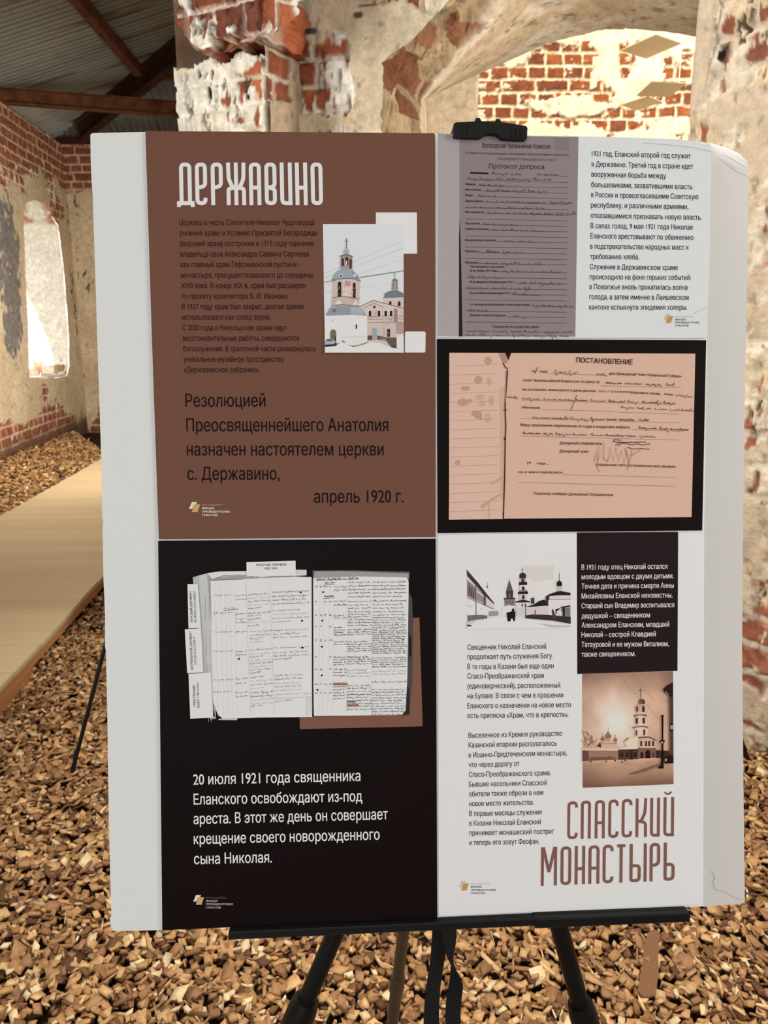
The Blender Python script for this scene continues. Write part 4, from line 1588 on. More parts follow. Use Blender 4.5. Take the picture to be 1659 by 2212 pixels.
# ---------------------------------------------------------------- brown panel
S2 = 2.633
cv = Canvas()
xs = [(x0, x1) for x0, x1 in [(387.3, 414), (421.6, 447.5), (455.5, 481.5), (489, 531), (538, 564), (571.5, 597.5), (604.8, 631), (637.6, 664), (671.3, 697)]]
heading(cv, 'ДЕРЖАВИНО', xs, 0.02, lambda x: 351, lambda x: 443.2, 8.6, (226, 222, 224))
cv.build('heading', panels['p1'], 'large white condensed heading')

cv = Canvas()
L1_ = ['Церковь в честь Святителя Николая Чудотворца', '(нижний храм) и Успения Пресвятой Богородицы', '(верхний храм) построена в 1715 году тщанием',
       'владельца села Александра Саввича Сергеева', 'как главный храм Гефсиманской пустыни -', 'монастыря, просуществовавшего до середины', 'XVIII века. В конце XIX в. храм был расширен',
       'по проекту архитектора Б. И. Иванова.', 'В 1937 году храм был закрыт, долгое время', 'использовался как склад зерна.', 'С 2020 года в Никольском храме идут',
       'восстановительные работы, совершаются', 'богослужения. В трапезной части развернулось', 'уникальное музейное пространство', '«Державинское собрание».']
R1_ = [945, 962, 942, 914, 865, 936, 896, 798, 883, 697, 790, 858, 953, 770, 635]
for k, (t, r) in enumerate(zip(L1_, R1_)):
    y = 486.3 + 22.72 * k
    x0 = 320 + (178 + 1.75 * k) / S2
    cv.text(t, x0, y, 320 + r / S2, y - 0.4 + 0.02 * k, 12.3, (46, 22, 20), bold=0.014)
cv.build('body_text', panels['p1'], 'small dark Cyrillic text on brown')
cv = Canvas()
for t, xa, xb, yb in [('Резолюцией', 212, 668, 207), ('Преосвященнейшего Анатолия', 217, 1367, 346.5), ('назначен настоятелем церкви', 220, 1340, 484.5), ('с. Державино,', 223, 748, 623)]:
    cv.text(t, 320 + xa / S2, 800 + yb / S2, 320 + xb / S2, 800 + (yb - 1) / S2, 28.2, (26, 12, 12), bold=0.010)
cv.build('quotation_text', panels['p1'], 'large dark Cyrillic text on brown')
cv = Canvas()
cv.text('апрель 1920 г.', 320 + 943 / S2, 800 + 753 / S2, 320 + 1453 / S2, 800 + 751 / S2, 28.0, (26, 12, 12), bold=0.010)
cv.build('date_text', panels['p1'])

cv = Canvas()
logo(cv, 408.4, 1084.6, 1.0, (222, 206, 200), (226, 208, 186), (190, 152, 100), (176, 146, 134))
cv.build('logo', panels['p1'])

# the church photograph, with the pale square behind it
cv = Canvas()
cv.poly([(812, 459), (900.5, 459), (901, 548), (812, 548.5)], (216, 215, 211))
c1 = sub(690, 480, 6.9125)
P = lambda colr, *pts: cv.poly(c1(*pts), colr)
Ln_ = lambda colr, wd, *pts: cv.line(c1(*pts), wd, colr)
P((205, 209, 213), (52, 28), (1256, 28), (1260, 1948), (82, 1948))
for a, b, g, wd in [((80, 765), (1255, 285), 176, 0.9), ((82, 825), (1255, 388), 170, 0.9), ((520, 800), (1255, 548), 182, 0.9), ((590, 980), (1255, 895), 190, 0.7), ((78, 1048), (210, 1030), 170, 0.9), ((80, 930), (200, 905), 190, 0.7)]:
    Ln_((g, g, g + 4), wd, a, b)
# nave and dome
cv.ellipse(*c1((1115, 1130))[0], 25.0, 16.0, (100, 118, 126), 20, 160)
P((104, 120, 126), (955, 1125), (985, 1075), (1040, 1030), (1100, 1015), (1160, 1018), (1215, 1040), (1256, 1080), (1256, 1125))
P((196, 184, 176), (945, 1125), (1258, 1118), (1258, 1300), (950, 1215))
Ln_((120, 100, 94), 0.9, (945, 1130), (1258, 1118))
P((160, 148, 142), (1080, 880), (1170, 880), (1178, 1018), (1072, 1020))
P((120, 108, 104), (1095, 900), (1110, 900), (1110, 1000), (1095, 1000))
P((120, 108, 104), (1145, 900), (1160, 900), (1160, 1000), (1145, 1000))
cv.ellipse(*c1((1126, 885))[0], 6.6, 6.8, (112, 122, 128), 0, 180)
Ln_((110, 106, 106), 1.0, (1122, 745), (1122, 840))
Ln_((110, 106, 106), 0.9, (1098, 775), (1146, 775))
Ln_((110, 106, 106), 0.8, (1110, 800), (1136, 806))
P((52, 44, 44), (1040, 1180), (1078, 1185), (1076, 1232), (1040, 1224))
cv.arch(*c1((1170, 1180))[0], *c1((1212, 1255))[0], (52, 44, 44))
P((198, 184, 176), (600, 1262), (805, 1168), (950, 1205), (1258, 1288), (1258, 1410), (715, 1410))
Ln_((84, 74, 74), 1.3, (605, 1258), (805, 1168), (950, 1205), (1258, 1288))
Ln_((120, 100, 96), 1.0, (650, 1280), (820, 1210), (960, 1275))
cv.ellipse(*c1((820, 1266))[0], 2.7, 2.9, (50, 42, 42))
P((196, 180, 172), (715, 1405), (1258, 1395), (1258, 1880), (1050, 1850), (715, 1800))
for q in (1410, 1452, 1502):
    Ln_((126, 100, 94), 1.1, (712, q), (1130, q - 12), (1258, q - 4))
for x in (755, 890, 990, 1070):
    (xa, ya), (xb, yb) = c1((x - 20, 1318), (x + 20, 1402))
    cv.arch(xa - 1.4, ya - 1.6, xb + 1.4, yb, (222, 214, 208))
    cv.arch(xa, ya, xb, yb, (44, 38, 40))
P((150, 122, 112), (1115, 1290), (1165, 1296), (1165, 1500), (1115, 1500))
P((168, 148, 140), (1145, 1500), (1258, 1500), (1258, 1660), (1150, 1660))
Ln_((150, 130, 124), 0.8, (965, 1510), (965, 1700))
cv.arch(*c1((782, 1570))[0], *c1((862, 1760))[0], (152, 160, 166))
Ln_((120, 126, 134), 0.7, (822, 1600), (822, 1755))
cv.arch(*c1((1010, 1590))[0], *c1((1056, 1712))[0], (60, 54, 58))
P((96, 78, 72), (718, 1690), (790, 1690), (790, 1760), (718, 1760))
P((98, 82, 76), (860, 1690), (1000, 1720), (1160, 1720), (1160, 1872), (1050, 1840), (1000, 1770), (862, 1752))
P((140, 118, 108), (920, 1725), (1000, 1735), (1000, 1765), (920, 1755))
P((214, 217, 221), (1152, 1668), (1259, 1662), (1259, 1890), (1155, 1885))
Ln_((150, 134, 128), 0.9, (1150, 1664), (1259, 1656))
# bell tower
P((194, 176, 166), (205, 870), (355, 850), (610, 880), (590, 1135), (195, 1135))
P((206, 192, 184), (352, 852), (480, 865), (478, 1120), (350, 1112))
P((180, 140, 124), (380, 870), (470, 880), (460, 960), (375, 950))
for xa, ya, xb, yb in [(272, 885, 328, 1118), (497, 900, 543, 1125)]:
    (a, b), (c_, d) = c1((xa, ya), (xb, yb))
    cv.arch(a - 1, b - 1, c_ + 1, d, (214, 200, 190))
    cv.arch(a, b, c_, d, (46, 38, 40))
    cv.ellipse((a + c_) / 2, b + 13, 1.6, 2.6, (120, 96, 88))
P((186, 168, 158), (190, 1128), (598, 1140), (590, 1262), (185, 1250))
Ln_((96, 76, 72), 1.1, (190, 1126), (360, 1108), (600, 1142))
P((214, 206, 200), (230, 1222), (285, 1140), (345, 1222))
P((214, 206, 200), (490, 1232), (540, 1165), (588, 1232))
P((196, 170, 160), (380, 1140), (470, 1150), (450, 1225), (390, 1220))
Ln_((84, 68, 66), 1.2, (178, 1252), (350, 1232), (600, 1258))
P((146, 156, 168), (182, 858), (225, 770), (300, 705), (400, 685), (490, 700), (560, 780), (620, 880), (500, 838), (350, 838))
P((120, 130, 142), (490, 740), (560, 780), (600, 850), (520, 835))
cv.ellipse(*c1((318, 795))[0], 3.6, 3.4, (210, 206, 198))
cv.ellipse(*c1((320, 800))[0], 2.2, 2.4, (76, 72, 70))
cv.ellipse(*c1((530, 795))[0], 3.4, 3.4, (200, 196, 188))
Ln_((92, 82, 80), 1.0, (182, 860), (350, 840), (500, 840), (622, 882))
P((158, 142, 134), (318, 500), (492, 510), (492, 705), (315, 690))
for xa, ya, xb, yb in [(330, 535, 366, 655), (384, 515, 432, 645), (448, 545, 482, 690)]:
    (a, b), (c_, d) = c1((xa, ya), (xb, yb))
    cv.arch(a, b, c_, d, (66, 50, 48))
P((226, 224, 222), (392, 575), (412, 575), (412, 640), (392, 640))
P((112, 98, 94), (308, 500), (400, 470), (500, 505), (490, 525), (400, 492), (318, 520))
cv.ellipse(*c1((405, 435))[0], 6.0, 5.6, (152, 166, 174))
P((160, 172, 178), (385, 400), (405, 345), (425, 400))
Ln_((80, 84, 92), 1.3, (406, 238), (405, 390))
for ya, wd in [(262, 12), (282, 26), (330, 12)]:
    Ln_((80, 84, 92), 1.1, (405 - wd, ya + (3 if ya == 330 else 0)), (405 + wd, ya - (3 if ya == 330 else 0)))
Ln_((104, 110, 120), 1.3, (70, 895), (250, 865))
Ln_((104, 110, 120), 1.4, (600, 824), (1258, 724))
# white base
P((136, 144, 154), (92, 1392), (165, 1272), (330, 1250), (590, 1262), (640, 1300), (700, 1400), (460, 1385))
P((158, 166, 176), (465, 1268), (590, 1264), (640, 1300), (660, 1380), (470, 1380))
cv.ellipse(*c1((220, 1320))[0], 4.2, 3.6, (104, 104, 104))
P((222, 226, 231), (76, 1400), (460, 1382), (700, 1398), (715, 1410), (716, 1790), (500, 1845), (300, 1800), (84, 1800))
P((212, 210, 206), (300, 1705), (716, 1695), (716, 1790), (500, 1845), (310, 1800))
(a, b), (c_, d) = c1((145, 1582), (256, 1780))
cv.arch(a - 0.5, b, c_, d, (206, 204, 200))
cv.arch(*c1((160, 1600))[0], *c1((250, 1790))[0], (112, 98, 82))
P((70, 60, 54), (225, 1700), (250, 1700), (250, 1790), (225, 1790))
P((60, 54, 54), (540, 1525), (564, 1525), (564, 1592), (540, 1592))
P((150, 150, 154), (186, 1460), (204, 1460), (204, 1484), (186, 1484))
Ln_((170, 168, 168), 0.7, (320, 1720), (716, 1706))
P((120, 104, 94), (320, 1800), (345, 1762), (372, 1775), (385, 1815))
# worn brick mottling
r_m = random.Random(12)
for k in range(70):
    x, y = (r_m.uniform(210, 590), r_m.uniform(890, 1240)) if k < 34 else (r_m.uniform(730, 1245), r_m.uniform(1300, 1690))
    g_m = r_m.choice([(168, 146, 136), (206, 192, 184), (176, 156, 146), (150, 126, 116)])
    P(g_m, (x, y), (x + r_m.uniform(8, 26), y + r_m.uniform(-3, 3)), (x + r_m.uniform(6, 26), y + r_m.uniform(6, 16)), (x - 3, y + r_m.uniform(5, 12)))
# car and snow
P((160, 166, 174), (84, 1775), (120, 1740), (180, 1745), (240, 1780), (262, 1800), (262, 1830), (84, 1835))
P((70, 74, 84), (92, 1772), (124, 1746), (172, 1750), (200, 1775))
P((30, 30, 36), (84, 1828), (262, 1822), (250, 1850), (84, 1860))
cv.ellipse(*c1((240, 1815))[0], 2.4, 2.6, (44, 44, 50))
P((98, 88, 82), (395, 1815), (500, 1850), (600, 1838), (716, 1790), (716, 1800), (610, 1850), (480, 1865))
P((228, 231, 236), (82, 1862), (240, 1850), (340, 1785), (420, 1825), (500, 1862), (600, 1845), (760, 1790), (900, 1800), (1040, 1865), (1160, 1895), (1260, 1885), (1260, 1948), (82, 1948))
P((52, 44, 44), (1060, 1845), (1150, 1862), (1150, 1880), (1080, 1868))
cv.build('photograph', panels['p1'], 'printed photograph of a white bell tower and church in snow')
cv = Canvas()
g = [(877, 716), (917, 716), (919.5, 718.5), (919, 759), (917, 761.5), (876, 761.5), (874.5, 759.5), (875, 718)]
cv.poly(g, (226, 226, 218))
cv.build('sticker', panels['p1'], 'small white sticker')

# ---------------------------------------------------------------- register panel
cv = Canvas()
cv.poly([(647, 1548), (870, 1544), (874, 1336), (906, 1334), (913, 1569), (648, 1575)], (118, 82, 68))
k1 = sub(380, 1180, 5.5286)
k2 = sub(660, 1200, 5.5296)
B = lambda f, colr, *pts: cv.poly(f(*pts), colr)
B(k2, (70, 68, 68), (1230, 430), (1275, 520), (1285, 1000), (1275, 1500), (1240, 1900), (1180, 1915), (1180, 430))
B(k1, (150, 152, 152), (200, 370), (380, 320), (520, 300), (1540, 285), (1548, 350), (420, 420), (480, 2060), (410, 2070), (330, 1700), (270, 1000))
B(k1, (172, 174, 174), (205, 372), (260, 355), (420, 1500), (440, 2000), (400, 2040), (330, 1600))
B(k1, (186, 188, 187), (268, 350), (370, 330), (430, 1000), (440, 1900), (410, 1900), (360, 1300))
B(k1, (206, 208, 207), (372, 322), (520, 302), (1200, 292), (1200, 345), (990, 378), (760, 350), (560, 360), (440, 395))
B(k1, (196, 198, 198), (1430, 280), (1560, 282), (1560, 345), (1430, 352))
B(k1, (212, 215, 215), (415, 408), (900, 385), (1430, 362), (1620, 368), (1625, 2040), (1000, 2045), (560, 2060), (500, 2010), (440, 1850), (425, 900))
B(k1, (224, 227, 228), (470, 430), (1580, 400), (1590, 1900), (900, 1960), (520, 1900))
B(k1, (180, 182, 182), (520, 2060), (735, 2050), (730, 2078), (500, 2075))
B(k1, (50, 44, 44), (425, 1930), (450, 1960), (470, 2035), (440, 2030), (425, 1980))
B(k2, (96, 96, 96), (85, 180), (600, 178), (1240, 195), (1240, 300), (90, 300))
B(k2, (146, 147, 147), (110, 190), (420, 186), (1230, 215), (1235, 260), (100, 270))
B(k2, (226, 229, 230), (88, 270), (640, 250), (1215, 262), (1232, 320), (1225, 900), (1215, 1500), (1195, 1850), (1150, 1905), (500, 1912), (100, 1915), (90, 1200))
B(k2, (44, 38, 38), (1215, 1500), (1235, 1600), (1245, 1895), (1150, 1908), (1195, 1850))
B(k2, (20, 16, 16), (1240, 900), (1262, 1000), (1262, 1180), (1240, 1230))
B(k2, (60, 54, 56), (76, 270), (92, 270), (96, 1900), (78, 1900), (84, 1000))
B(k2, (196, 199, 199), (0, 1700), (60, 1680), (80, 1800), (40, 1920), (0, 1925))
for x in (470, 535, 590, 640, 700):
    cv.line(k1((x, 430), (x + 22, 1500), (x + 35, 2030)), 0.6, (196, 199, 199))
for x in (838, 1125):
    cv.line(k1((x, 420), (x + 30, 1400), (x + 55, 2010)), 0.7, (184, 187, 188))
for x in (178, 225, 285, 340, 508, 803):
    cv.line(k2((x, 330 if x < 400 else 260), (x - 14, 1000), (x - 20, 1890)), 0.6, (194, 197, 199))
cv.line(k1((440, 398), (560, 352), (760, 345), (1000, 372)), 0.9, (70, 68, 68))
cv.line(k1((415, 408), (800, 392)), 1.0, (60, 58, 58))
cv.line(k1((800, 388), (1430, 358)), 0.7, (120, 120, 120))
dk = (70, 68, 70)
r = random.Random(5)
for xa, xb, ys in [(860, 1130, [580, 620, 660, 705, 745, 800, 835, 875, 912, 955]), (1150, 1590, [548, 600, 645, 690, 770, 815, 860, 908]),
                   (880, 1150, [1018, 1065, 1105, 1150, 1240, 1290, 1325, 1365, 1400, 1440, 1475, 1515]), (1160, 1600, [1005, 1050, 1090, 1215, 1270, 1310, 1352]),
                   (890, 1165, [1570, 1610, 1655, 1700, 1750, 1795, 1835, 1880, 1915]), (1180, 1620, [1545, 1590, 1640, 1680, 1725, 1770, 1815, 1850])]:
    for n_, y in enumerate(ys):
        e = xb - (r.choice([0, 0, 20, 110]) if n_ < len(ys) - 1 else (xb - xa) * 0.5)
        g_ = r.choice([60, 80, 110, 150])
        (p0x, p0y), (p1x, p1y) = k1((xa, y + 6), (e, y - 12))
        cv.hand(p0x, p0y, p1x, p1y, 4.4, (g_ + 25, g_ + 23, g_ + 25), 0.62, r.randint(0, 9999))
for xa, xb, ys in [(710, 850, [590, 640, 810, 870, 915, 1025, 1260, 1300, 1585, 1640, 1750, 1795]), (450, 690, [590, 800, 1030, 1260, 1600, 1745]), (570, 740, [745])]:
    for y in ys:
        (p0x, p0y), (p1x, p1y) = k1((xa, y + 4), (xb, y - 4))
        cv.hand(p0x, p0y, p1x, p1y, 4.6, (110, 108, 110), 0.62, r.randint(0, 9999), word=(0.8, 4.0) if xa > 460 else (0.5, 0.8))
cv.line(k1((570, 768), (750, 750)), 1.0, dk)
for y0_, y1_, col_, st in [(320, 500, 'm', 42), (545, 680, 'm', 42), (700, 850, 'm', 33), (885, 960, 'm', 27), (1030, 1140, 'm', 27), (1210, 1300, 'm', 27), (1370, 1450, 'm', 36), (1550, 1850, 'm', 36),
                           (315, 500, 'r', 43), (540, 690, 'r', 43), (710, 880, 'r', 30), (890, 1180, 'r', 25), (1220, 1340, 'r', 27), (1380, 1450, 'r', 36), (1510, 1540, 'r', 30), (1600, 1905, 'r', 33),
                           (370, 420, 'n', 40), (545, 620, 'n', 45), (715, 750, 'n', 30), (860, 980, 'n', 30), (1030, 1080, 'n', 30), (1215, 1310, 'n', 30), (1360, 1440, 'n', 36), (1565, 1730, 'n', 36)]:
    xa, xb = {'m': (510, 790), 'r': (805, 1205), 'n': (345, 490)}[col_]
    y = y0_
    while y < y1_:
        (p0x, p0y), (p1x, p1y) = k2((xa - (y - 300) * 0.012, y + 8), (xb - r.choice([0, 5, 30]), y + r.uniform(-2, 6)))
        g_ = 130 if (1370 <= y0_ <= 1380) else r.choice([40, 55, 75])
        cv.hand(p0x, p0y, p1x, p1y, 4.2, (g_ + 20, g_ + 18, g_ + 20), 0.66, r.randint(0, 9999))
        y += st
for y in (370, 550, 710, 845, 1010, 1210, 1360, 1535, 1640):
    for x in (130, 190, 240, 300):
        if r.random() < 0.8:
            (p0x, p0y), (p1x, p1y) = k2((x - 18, y + 8), (x + 18, y + 4))
            cv.hand(p0x, p0y, p1x, p1y, 4.6, (80, 78, 80), 0.75, r.randint(0, 9999), word=(0.6, 1.4))
cv.hand(*k2((130, 290))[0], *k2((640, 272))[0], 4.5, dk, 0.9, 77)
cv.line(k2((130, 298), (640, 282)), 0.9, dk)
for y in (335, 495):
    cv.hand(*k2((225, y))[0], *k2((340, y - 6))[0], 5, (30, 26, 28), 1.0, y)
    cv.line(k2((215, y + 20), (345, y + 8)), 0.9, (40, 36, 38))
for x, y in [(210, 437), (200, 778), (195, 1090), (195, 1432), (143, 1605)]:
    cv.ellipse(*k2((x, y))[0], 2.4, 2.0, (14, 12, 12), n=9)
for x, y in [(752, 1345), (1490, 550), (1508, 890), (1512, 1212)]:
    cv.ellipse(*k1((x, y))[0], 2.4, 2.2, (14, 12, 12), n=9)
for (xa, ya, xb, yb) in [(330, 1518, 498, 1550), (495, 1735, 600, 1757), (498, 1775, 636, 1800)]:
    (a, b), (c_, d) = k2((xa, ya), (xb, yb))
    cv.rect(a, b, c_, d, (176, 124, 98))
    cv.hand(a + 1, d - 1.5, c_ - 1, d - 1.5, 3.6, (90, 40, 34), 0.8, xa)
for y in (600, 1000, 1400, 1800):
    cv.line(k1((330 + y * 0.03, y), (335 + y * 0.03, y + 300)), 0.8, (150, 152, 152))
    cv.line(k1((380 + y * 0.02, y), (384 + y * 0.02, y + 300)), 0.8, (164, 166, 166))
cv.build('document_picture', panels['p2'], 'printed picture of an open handwritten register')

T = (222, 223, 222)


def put_vtext(s, xy0, xy1, cap, bold):
    """label printed sideways, reading upwards"""
    (x0, y0), (x1, y1) = k1(xy0, xy1)
    L = math.hypot(x1 - x0, y1 - y0)
    dx, dy = (x1 - x0) / L, (y1 - y0) / L
    old = cv.raw

    def turned(pts, faces, color, wz=None):
        a = np.asarray(pts, float)
        return old(np.stack([x0 + a[:, 0] * dx - a[:, 1] * dy, y0 + a[:, 0] * dy + a[:, 1] * dx], -1), faces, color, wz)
    cv.raw = turned
    cv.text(s, 0, 0, L, 0, cap, (30, 28, 30), bold=bold, lean=0)
    cv.raw = old


SLIP = TH + 0.0016
cv = Canvas(SLIP)
cv.poly(k1((842, 190), (1428, 172), (1432, 352), (845, 358)), T)
cv.text('КРАСНЫЕ ЧЕРНИЛА', *k1((960, 238))[0], *k1((1322, 230))[0], 4.9, (30, 28, 30), bold=0.03)
cv.text('RED INK', *k1((1062, 278))[0], *k1((1216, 273))[0], 4.9, (40, 38, 40), bold=0.02)
cv.build('label_slip', panels['p2'], 'white slip above the register')
cv = Canvas(SLIP)
cv.poly(k1((138, 452), (262, 450), (300, 975), (150, 980)), T)
put_vtext('НЕРЕЗКИЙ ДОКУМЕНТ', (203, 908), (188, 535), 5.0, 0.03)
put_vtext('BLURRED DOCUMENT', (245, 908), (234, 532), 5.0, 0.015)
cv.build('label_slip', panels['p2'], 'uppermost white slip left of the register')
cv = Canvas(SLIP)
cv.poly(k1((106, 992), (300, 980), (326, 1505), (135, 1518)), T)
put_vtext('ЗАГРЯЗНЕННЫЙ ДОКУМЕНТ', (206, 1480), (186, 1012), 5.0, 0.03)
put_vtext('SOILED DOCUMENT', (245, 1415), (232, 1078), 5.0, 0.015)
cv.build('label_slip', panels['p2'], 'middle white slip left of the register')
cv = Canvas(SLIP)
cv.poly(k1((150, 1525), (418, 1505), (445, 2045), (172, 2060)), T)
put_vtext('ПРОСТУПАНИЕ', (236, 1912), (228, 1658), 5.0, 0.03)
put_vtext('BLEED THROUGH', (282, 1928), (272, 1632), 5.0, 0.015)
cv.build('label_slip', panels['p2'], 'lowest white slip left of the register')

cv = Canvas()
k3 = sub(400, 1640, 3.6065)
for t, xa, ya, xb, yb in [('20 июля 1921 года священника', 63, 199, 1366, 169), ('Еланского освобождают из-под', 66, 354, 1380, 328), ('ареста. В этот же день он совершает', 65, 506, 1580, 468),
                          ('крещение своего новорожденного', 67, 662, 1516, 626), ('сына Николая.', 69, 818, 676, 804)]:
    cv.text(t, *k3((xa, ya))[0], *k3((xb, yb))[0], 23.6, (230, 226, 226), bold=0.010)
cv.build('body_text', panels['p2'], 'white Cyrillic text on black')
cv = Canvas()
logo(cv, 417.5, 1933.4, 0.97, (176, 160, 154), (222, 206, 184), (190, 152, 104), (110, 92, 86))
cv.build('logo', panels['p2'])

# ---------------------------------------------------------------- interrogation record panel
cv = Canvas()
k4 = sub(940, 240, 4.425)
cv.poly(k4((26, 210), (232, 232), (232, 2155), (26, 2152)), (160, 152, 154))
cv.poly(k4((232, 232), (1370, 246), (1340, 2155), (232, 2155)), (132, 121, 122))
cv.poly(k4((236, 1000), (250, 1500), (262, 2155), (226, 2155), (228, 1200)), (38, 28, 28))
cv.poly(k4((1138, 250), (1282, 262), (1280, 382), (1136, 376)), (122, 111, 112))
ik = (42, 34, 36)
cv.text('Всетатарская Чрезвычайная Комиссия', *k4((452, 350))[0], *k4((1100, 360))[0], 10.5, ik, bold=0.02)
cv.text('По борьбе с контр-революцией, спекуляцией и преступлениями по должности.', *k4((288, 408))[0], *k4((1280, 430))[0], 4.8, ik, bold=0.02)
cv.text('ПОЛИТБЮРО ЛАИШЕВСКОГО КАНТ.', *k4((592, 466))[0], *k4((1168, 480))[0], 5.0, (70, 60, 62), bold=0.02, slant=0.2)
cv.text('Протокол допроса:', *k4((514, 548))[0], *k4((1056, 556))[0], 10.5, ik, bold=0.008)
cv.line(k4((335, 590), (510, 596)), 3.4, (24, 18, 20))
cv.text('1921 года по делу', *k4((975, 614))[0], *k4((1185, 620))[0], 4.2, ik, bold=0.02)
for xa, ya, yb in [(1185, 622, 626), (290, 656, 684), (400, 714, 734), (445, 764, 787), (395, 815, 838), (460, 868, 892), (288, 922, 944), (475, 974, 998), (288, 1030, 1050), (430, 1085, 1102), (515, 1138, 1155),
                   (288, 1192, 1208), (585, 1246, 1258), (288, 1298, 1314), (420, 1352, 1366), (288, 1406, 1420), (420, 1458, 1470), (595, 1534, 1545), (288, 1590, 1602), (775, 1646, 1654), (288, 1698, 1708),
                   (730, 1752, 1760), (288, 1804, 1814), (910, 1860, 1866), (288, 1910, 1922), (690, 1966, 1972), (288, 2015, 2026)]:
    cv.line(k4((xa, ya), (1272 - (ya - 600) * 0.012, yb)), 0.75, (58, 48, 50))
for t, xa, xb, y in [('Фамилия', 288, 385, 705), ('Имя, отчество', 288, 440, 757), ('Возраст', 288, 368, 810), ('Происхождение', 288, 455, 866), ('Местожительство', 288, 470, 972), ('Род занятий', 288, 425, 1080),
                     ('Семейное положение', 286, 512, 1132), ('Имущественное положение', 286, 582, 1240), ('Партийность', 286, 418, 1346), ('Образование', 286, 415, 1454), ('Чем занимался и где служил:', 335, 665, 1494),
                     ('а) до войны 1914 года', 332, 592, 1532), ('б) до февральской революции 1917 г.', 332, 760, 1640), ('в) до октябрьской революции 1917 г.', 332, 725, 1746),
                     ('г) с октябрьской революции по настоящее время', 332, 902, 1856), ('Сведения о прежней судимости', 330, 676, 1958)]:
    cv.text(t, *k4((xa, y))[0], *k4((xb, y + 3))[0], 4.4, ik, bold=0.025)
cv.text('Показание по существу дела:', *k4((548, 2072))[0], *k4((995, 2072))[0], 6.0, (52, 44, 46), bold=0.01)
pen = (84, 74, 76)
for xa, xb, y in [(540, 820, 600), (310, 1110, 650), (420, 640, 708), (485, 1060, 762), (415, 590, 812), (480, 1330, 872), (300, 1040, 926), (500, 1335, 980), (460, 800, 1085), (550, 1030, 1140), (665, 985, 1248),
                  (485, 860, 1350), (480, 1030, 1460), (640, 1215, 1536), (320, 640, 1590), (815, 1195, 1648), (300, 920, 1694), (740, 1005, 1756), (930, 1320, 1866), (320, 490, 1906), (750, 870, 1962), (300, 1310, 2108), (290, 1280, 2148)]:
    cv.hand(*k4((xa, y))[0], *k4((xb, y + 12))[0], 7.0, pen, 0.95, xa + y, slant=0.35)
cv.build('document_picture', panels['p3'], 'printed picture of a typed and handwritten form')

cv = Canvas()
k5 = sub(1230, 290, 4.0463)
L3_ = ['1921 год. Еланский второй год служит', 'в Державино. Третий год в стране идет', 'вооруженная борьба между', 'большевиками, захватившими власть', 'в России и провозгласившими Советскую',
       'республику, и различными армиями,', 'отказавшимися признавать новую власть.', 'В селах голод. 9 мая 1921 года Николая', 'Еланского арестовывают по обвинению', 'в подстрекательстве народных масс к',
       'требованию хлеба.', 'Служение в Державинском храме', 'происходило на фоне горьких событий:', 'в Поволжье вновь прокатилась волна', 'голода, а затем именно в Лаишевском', 'кантоне вспыхнула эпидемия холеры.']
R3_ = [1060, 1083, 845, 1075, 1128, 1040, 1157, 1077, 1085, 1045, 610, 948, 1063, 1032, 1043, 1030]
Y3_ = [190, 282, 371, 462, 550, 640, 732, 821, 911, 1000, 1090, 1180, 1268, 1355, 1443, 1532]
for k, (t, r_, y) in enumerate(zip(L3_, R3_, Y3_)):
    xa = 195 - 1.5 * k
    sl = 0.026 - 0.0015 * k
    cv.text(t, *k5((xa, y))[0], *k5((r_, y + (r_ - xa) * sl))[0], 11.6, (46, 38, 40), bold=0.016)
cv.build('body_text', panels['p3'], 'dark Cyrillic text on white')
cv = Canvas()
logo(cv, 1433, 678.5, 0.89, (60, 52, 54), (196, 170, 148), (176, 138, 92), (150, 140, 138))
cv.build('logo', panels['p3'])
for pts, wd, colr in [(((640, 76), (860, 92), (1090, 118), (1238, 152)), 0.9, (150, 150, 154)), (((612, 76), (616, 52), (630, 42)), 2.0, (226, 228, 230)), (((1198, 1510), (1150, 1535), (1080, 1572)), 1.2, (166, 166, 170)),
                      (((1060, 1575), (860, 1660), (700, 1710)), 0.8, (190, 192, 194))]:
    cv = Canvas()
    cv.line(k5(*pts), wd, colr)
    cv.build('scuff_mark', panels['p3'])

# ---------------------------------------------------------------- decree panel
cv = Canvas()
k6 = sub(940, 720, 2.765)
k7 = sub(1080, 750, 3.7705)
k8 = sub(1080, 880, 3.7705)
k9 = sub(960, 750, 5.82)
PAP = (203, 168, 150)
cv.poly([(974.5, 762), (1502, 764), (1494, 1117), (969.5, 1121.5)], PAP)
cv.poly(k9((62, 70), (690, 72), (770, 280), (775, 700), (755, 1200), (735, 2160), (58, 2168)), (205, 173, 157))
cv.poly(k9((690, 500), (775, 480), (755, 1200), (735, 1950), (700, 1900)), (196, 160, 140))
for x, y, rx, ry, gg in [(548, 170, 46, 56, 0), (426, 410, 52, 52, 0), (262, 518, 60, 32, 0), (560, 430, 34, 60, 1), (448, 628, 60, 38, 1), (232, 694, 70, 50, 0), (320, 672, 30, 24, 0), (590, 670, 36, 70, 1), (548, 890, 44, 60, 1), (168, 1450, 36, 36, 0),
                         (470, 710, 44, 36, 1)]:
    px_, py_ = k9((x, y))[0]
    cv.ellipse(px_, py_, rx / 5.82, ry / 5.82, (192, 156, 138) if gg else (182, 144, 124))
cv.poly(k9((330, 840), (360, 800), (460, 805), (480, 915), (400, 890)), (180, 140, 120))
for k in range(17):
    y = 236 + 115 * k * 0.995
    cv.line(k9((75 + (30 if k == 0 else 0), y + 2), (668 + k * 1.5, y - 18 + (0 if k < 12 else -6))), 0.6, (158, 124, 106))
cv.poly(k9((455, 2000), (560, 1920), (720, 1830), (735, 1845), (600, 1930), (480, 2030)), (186, 150, 132))
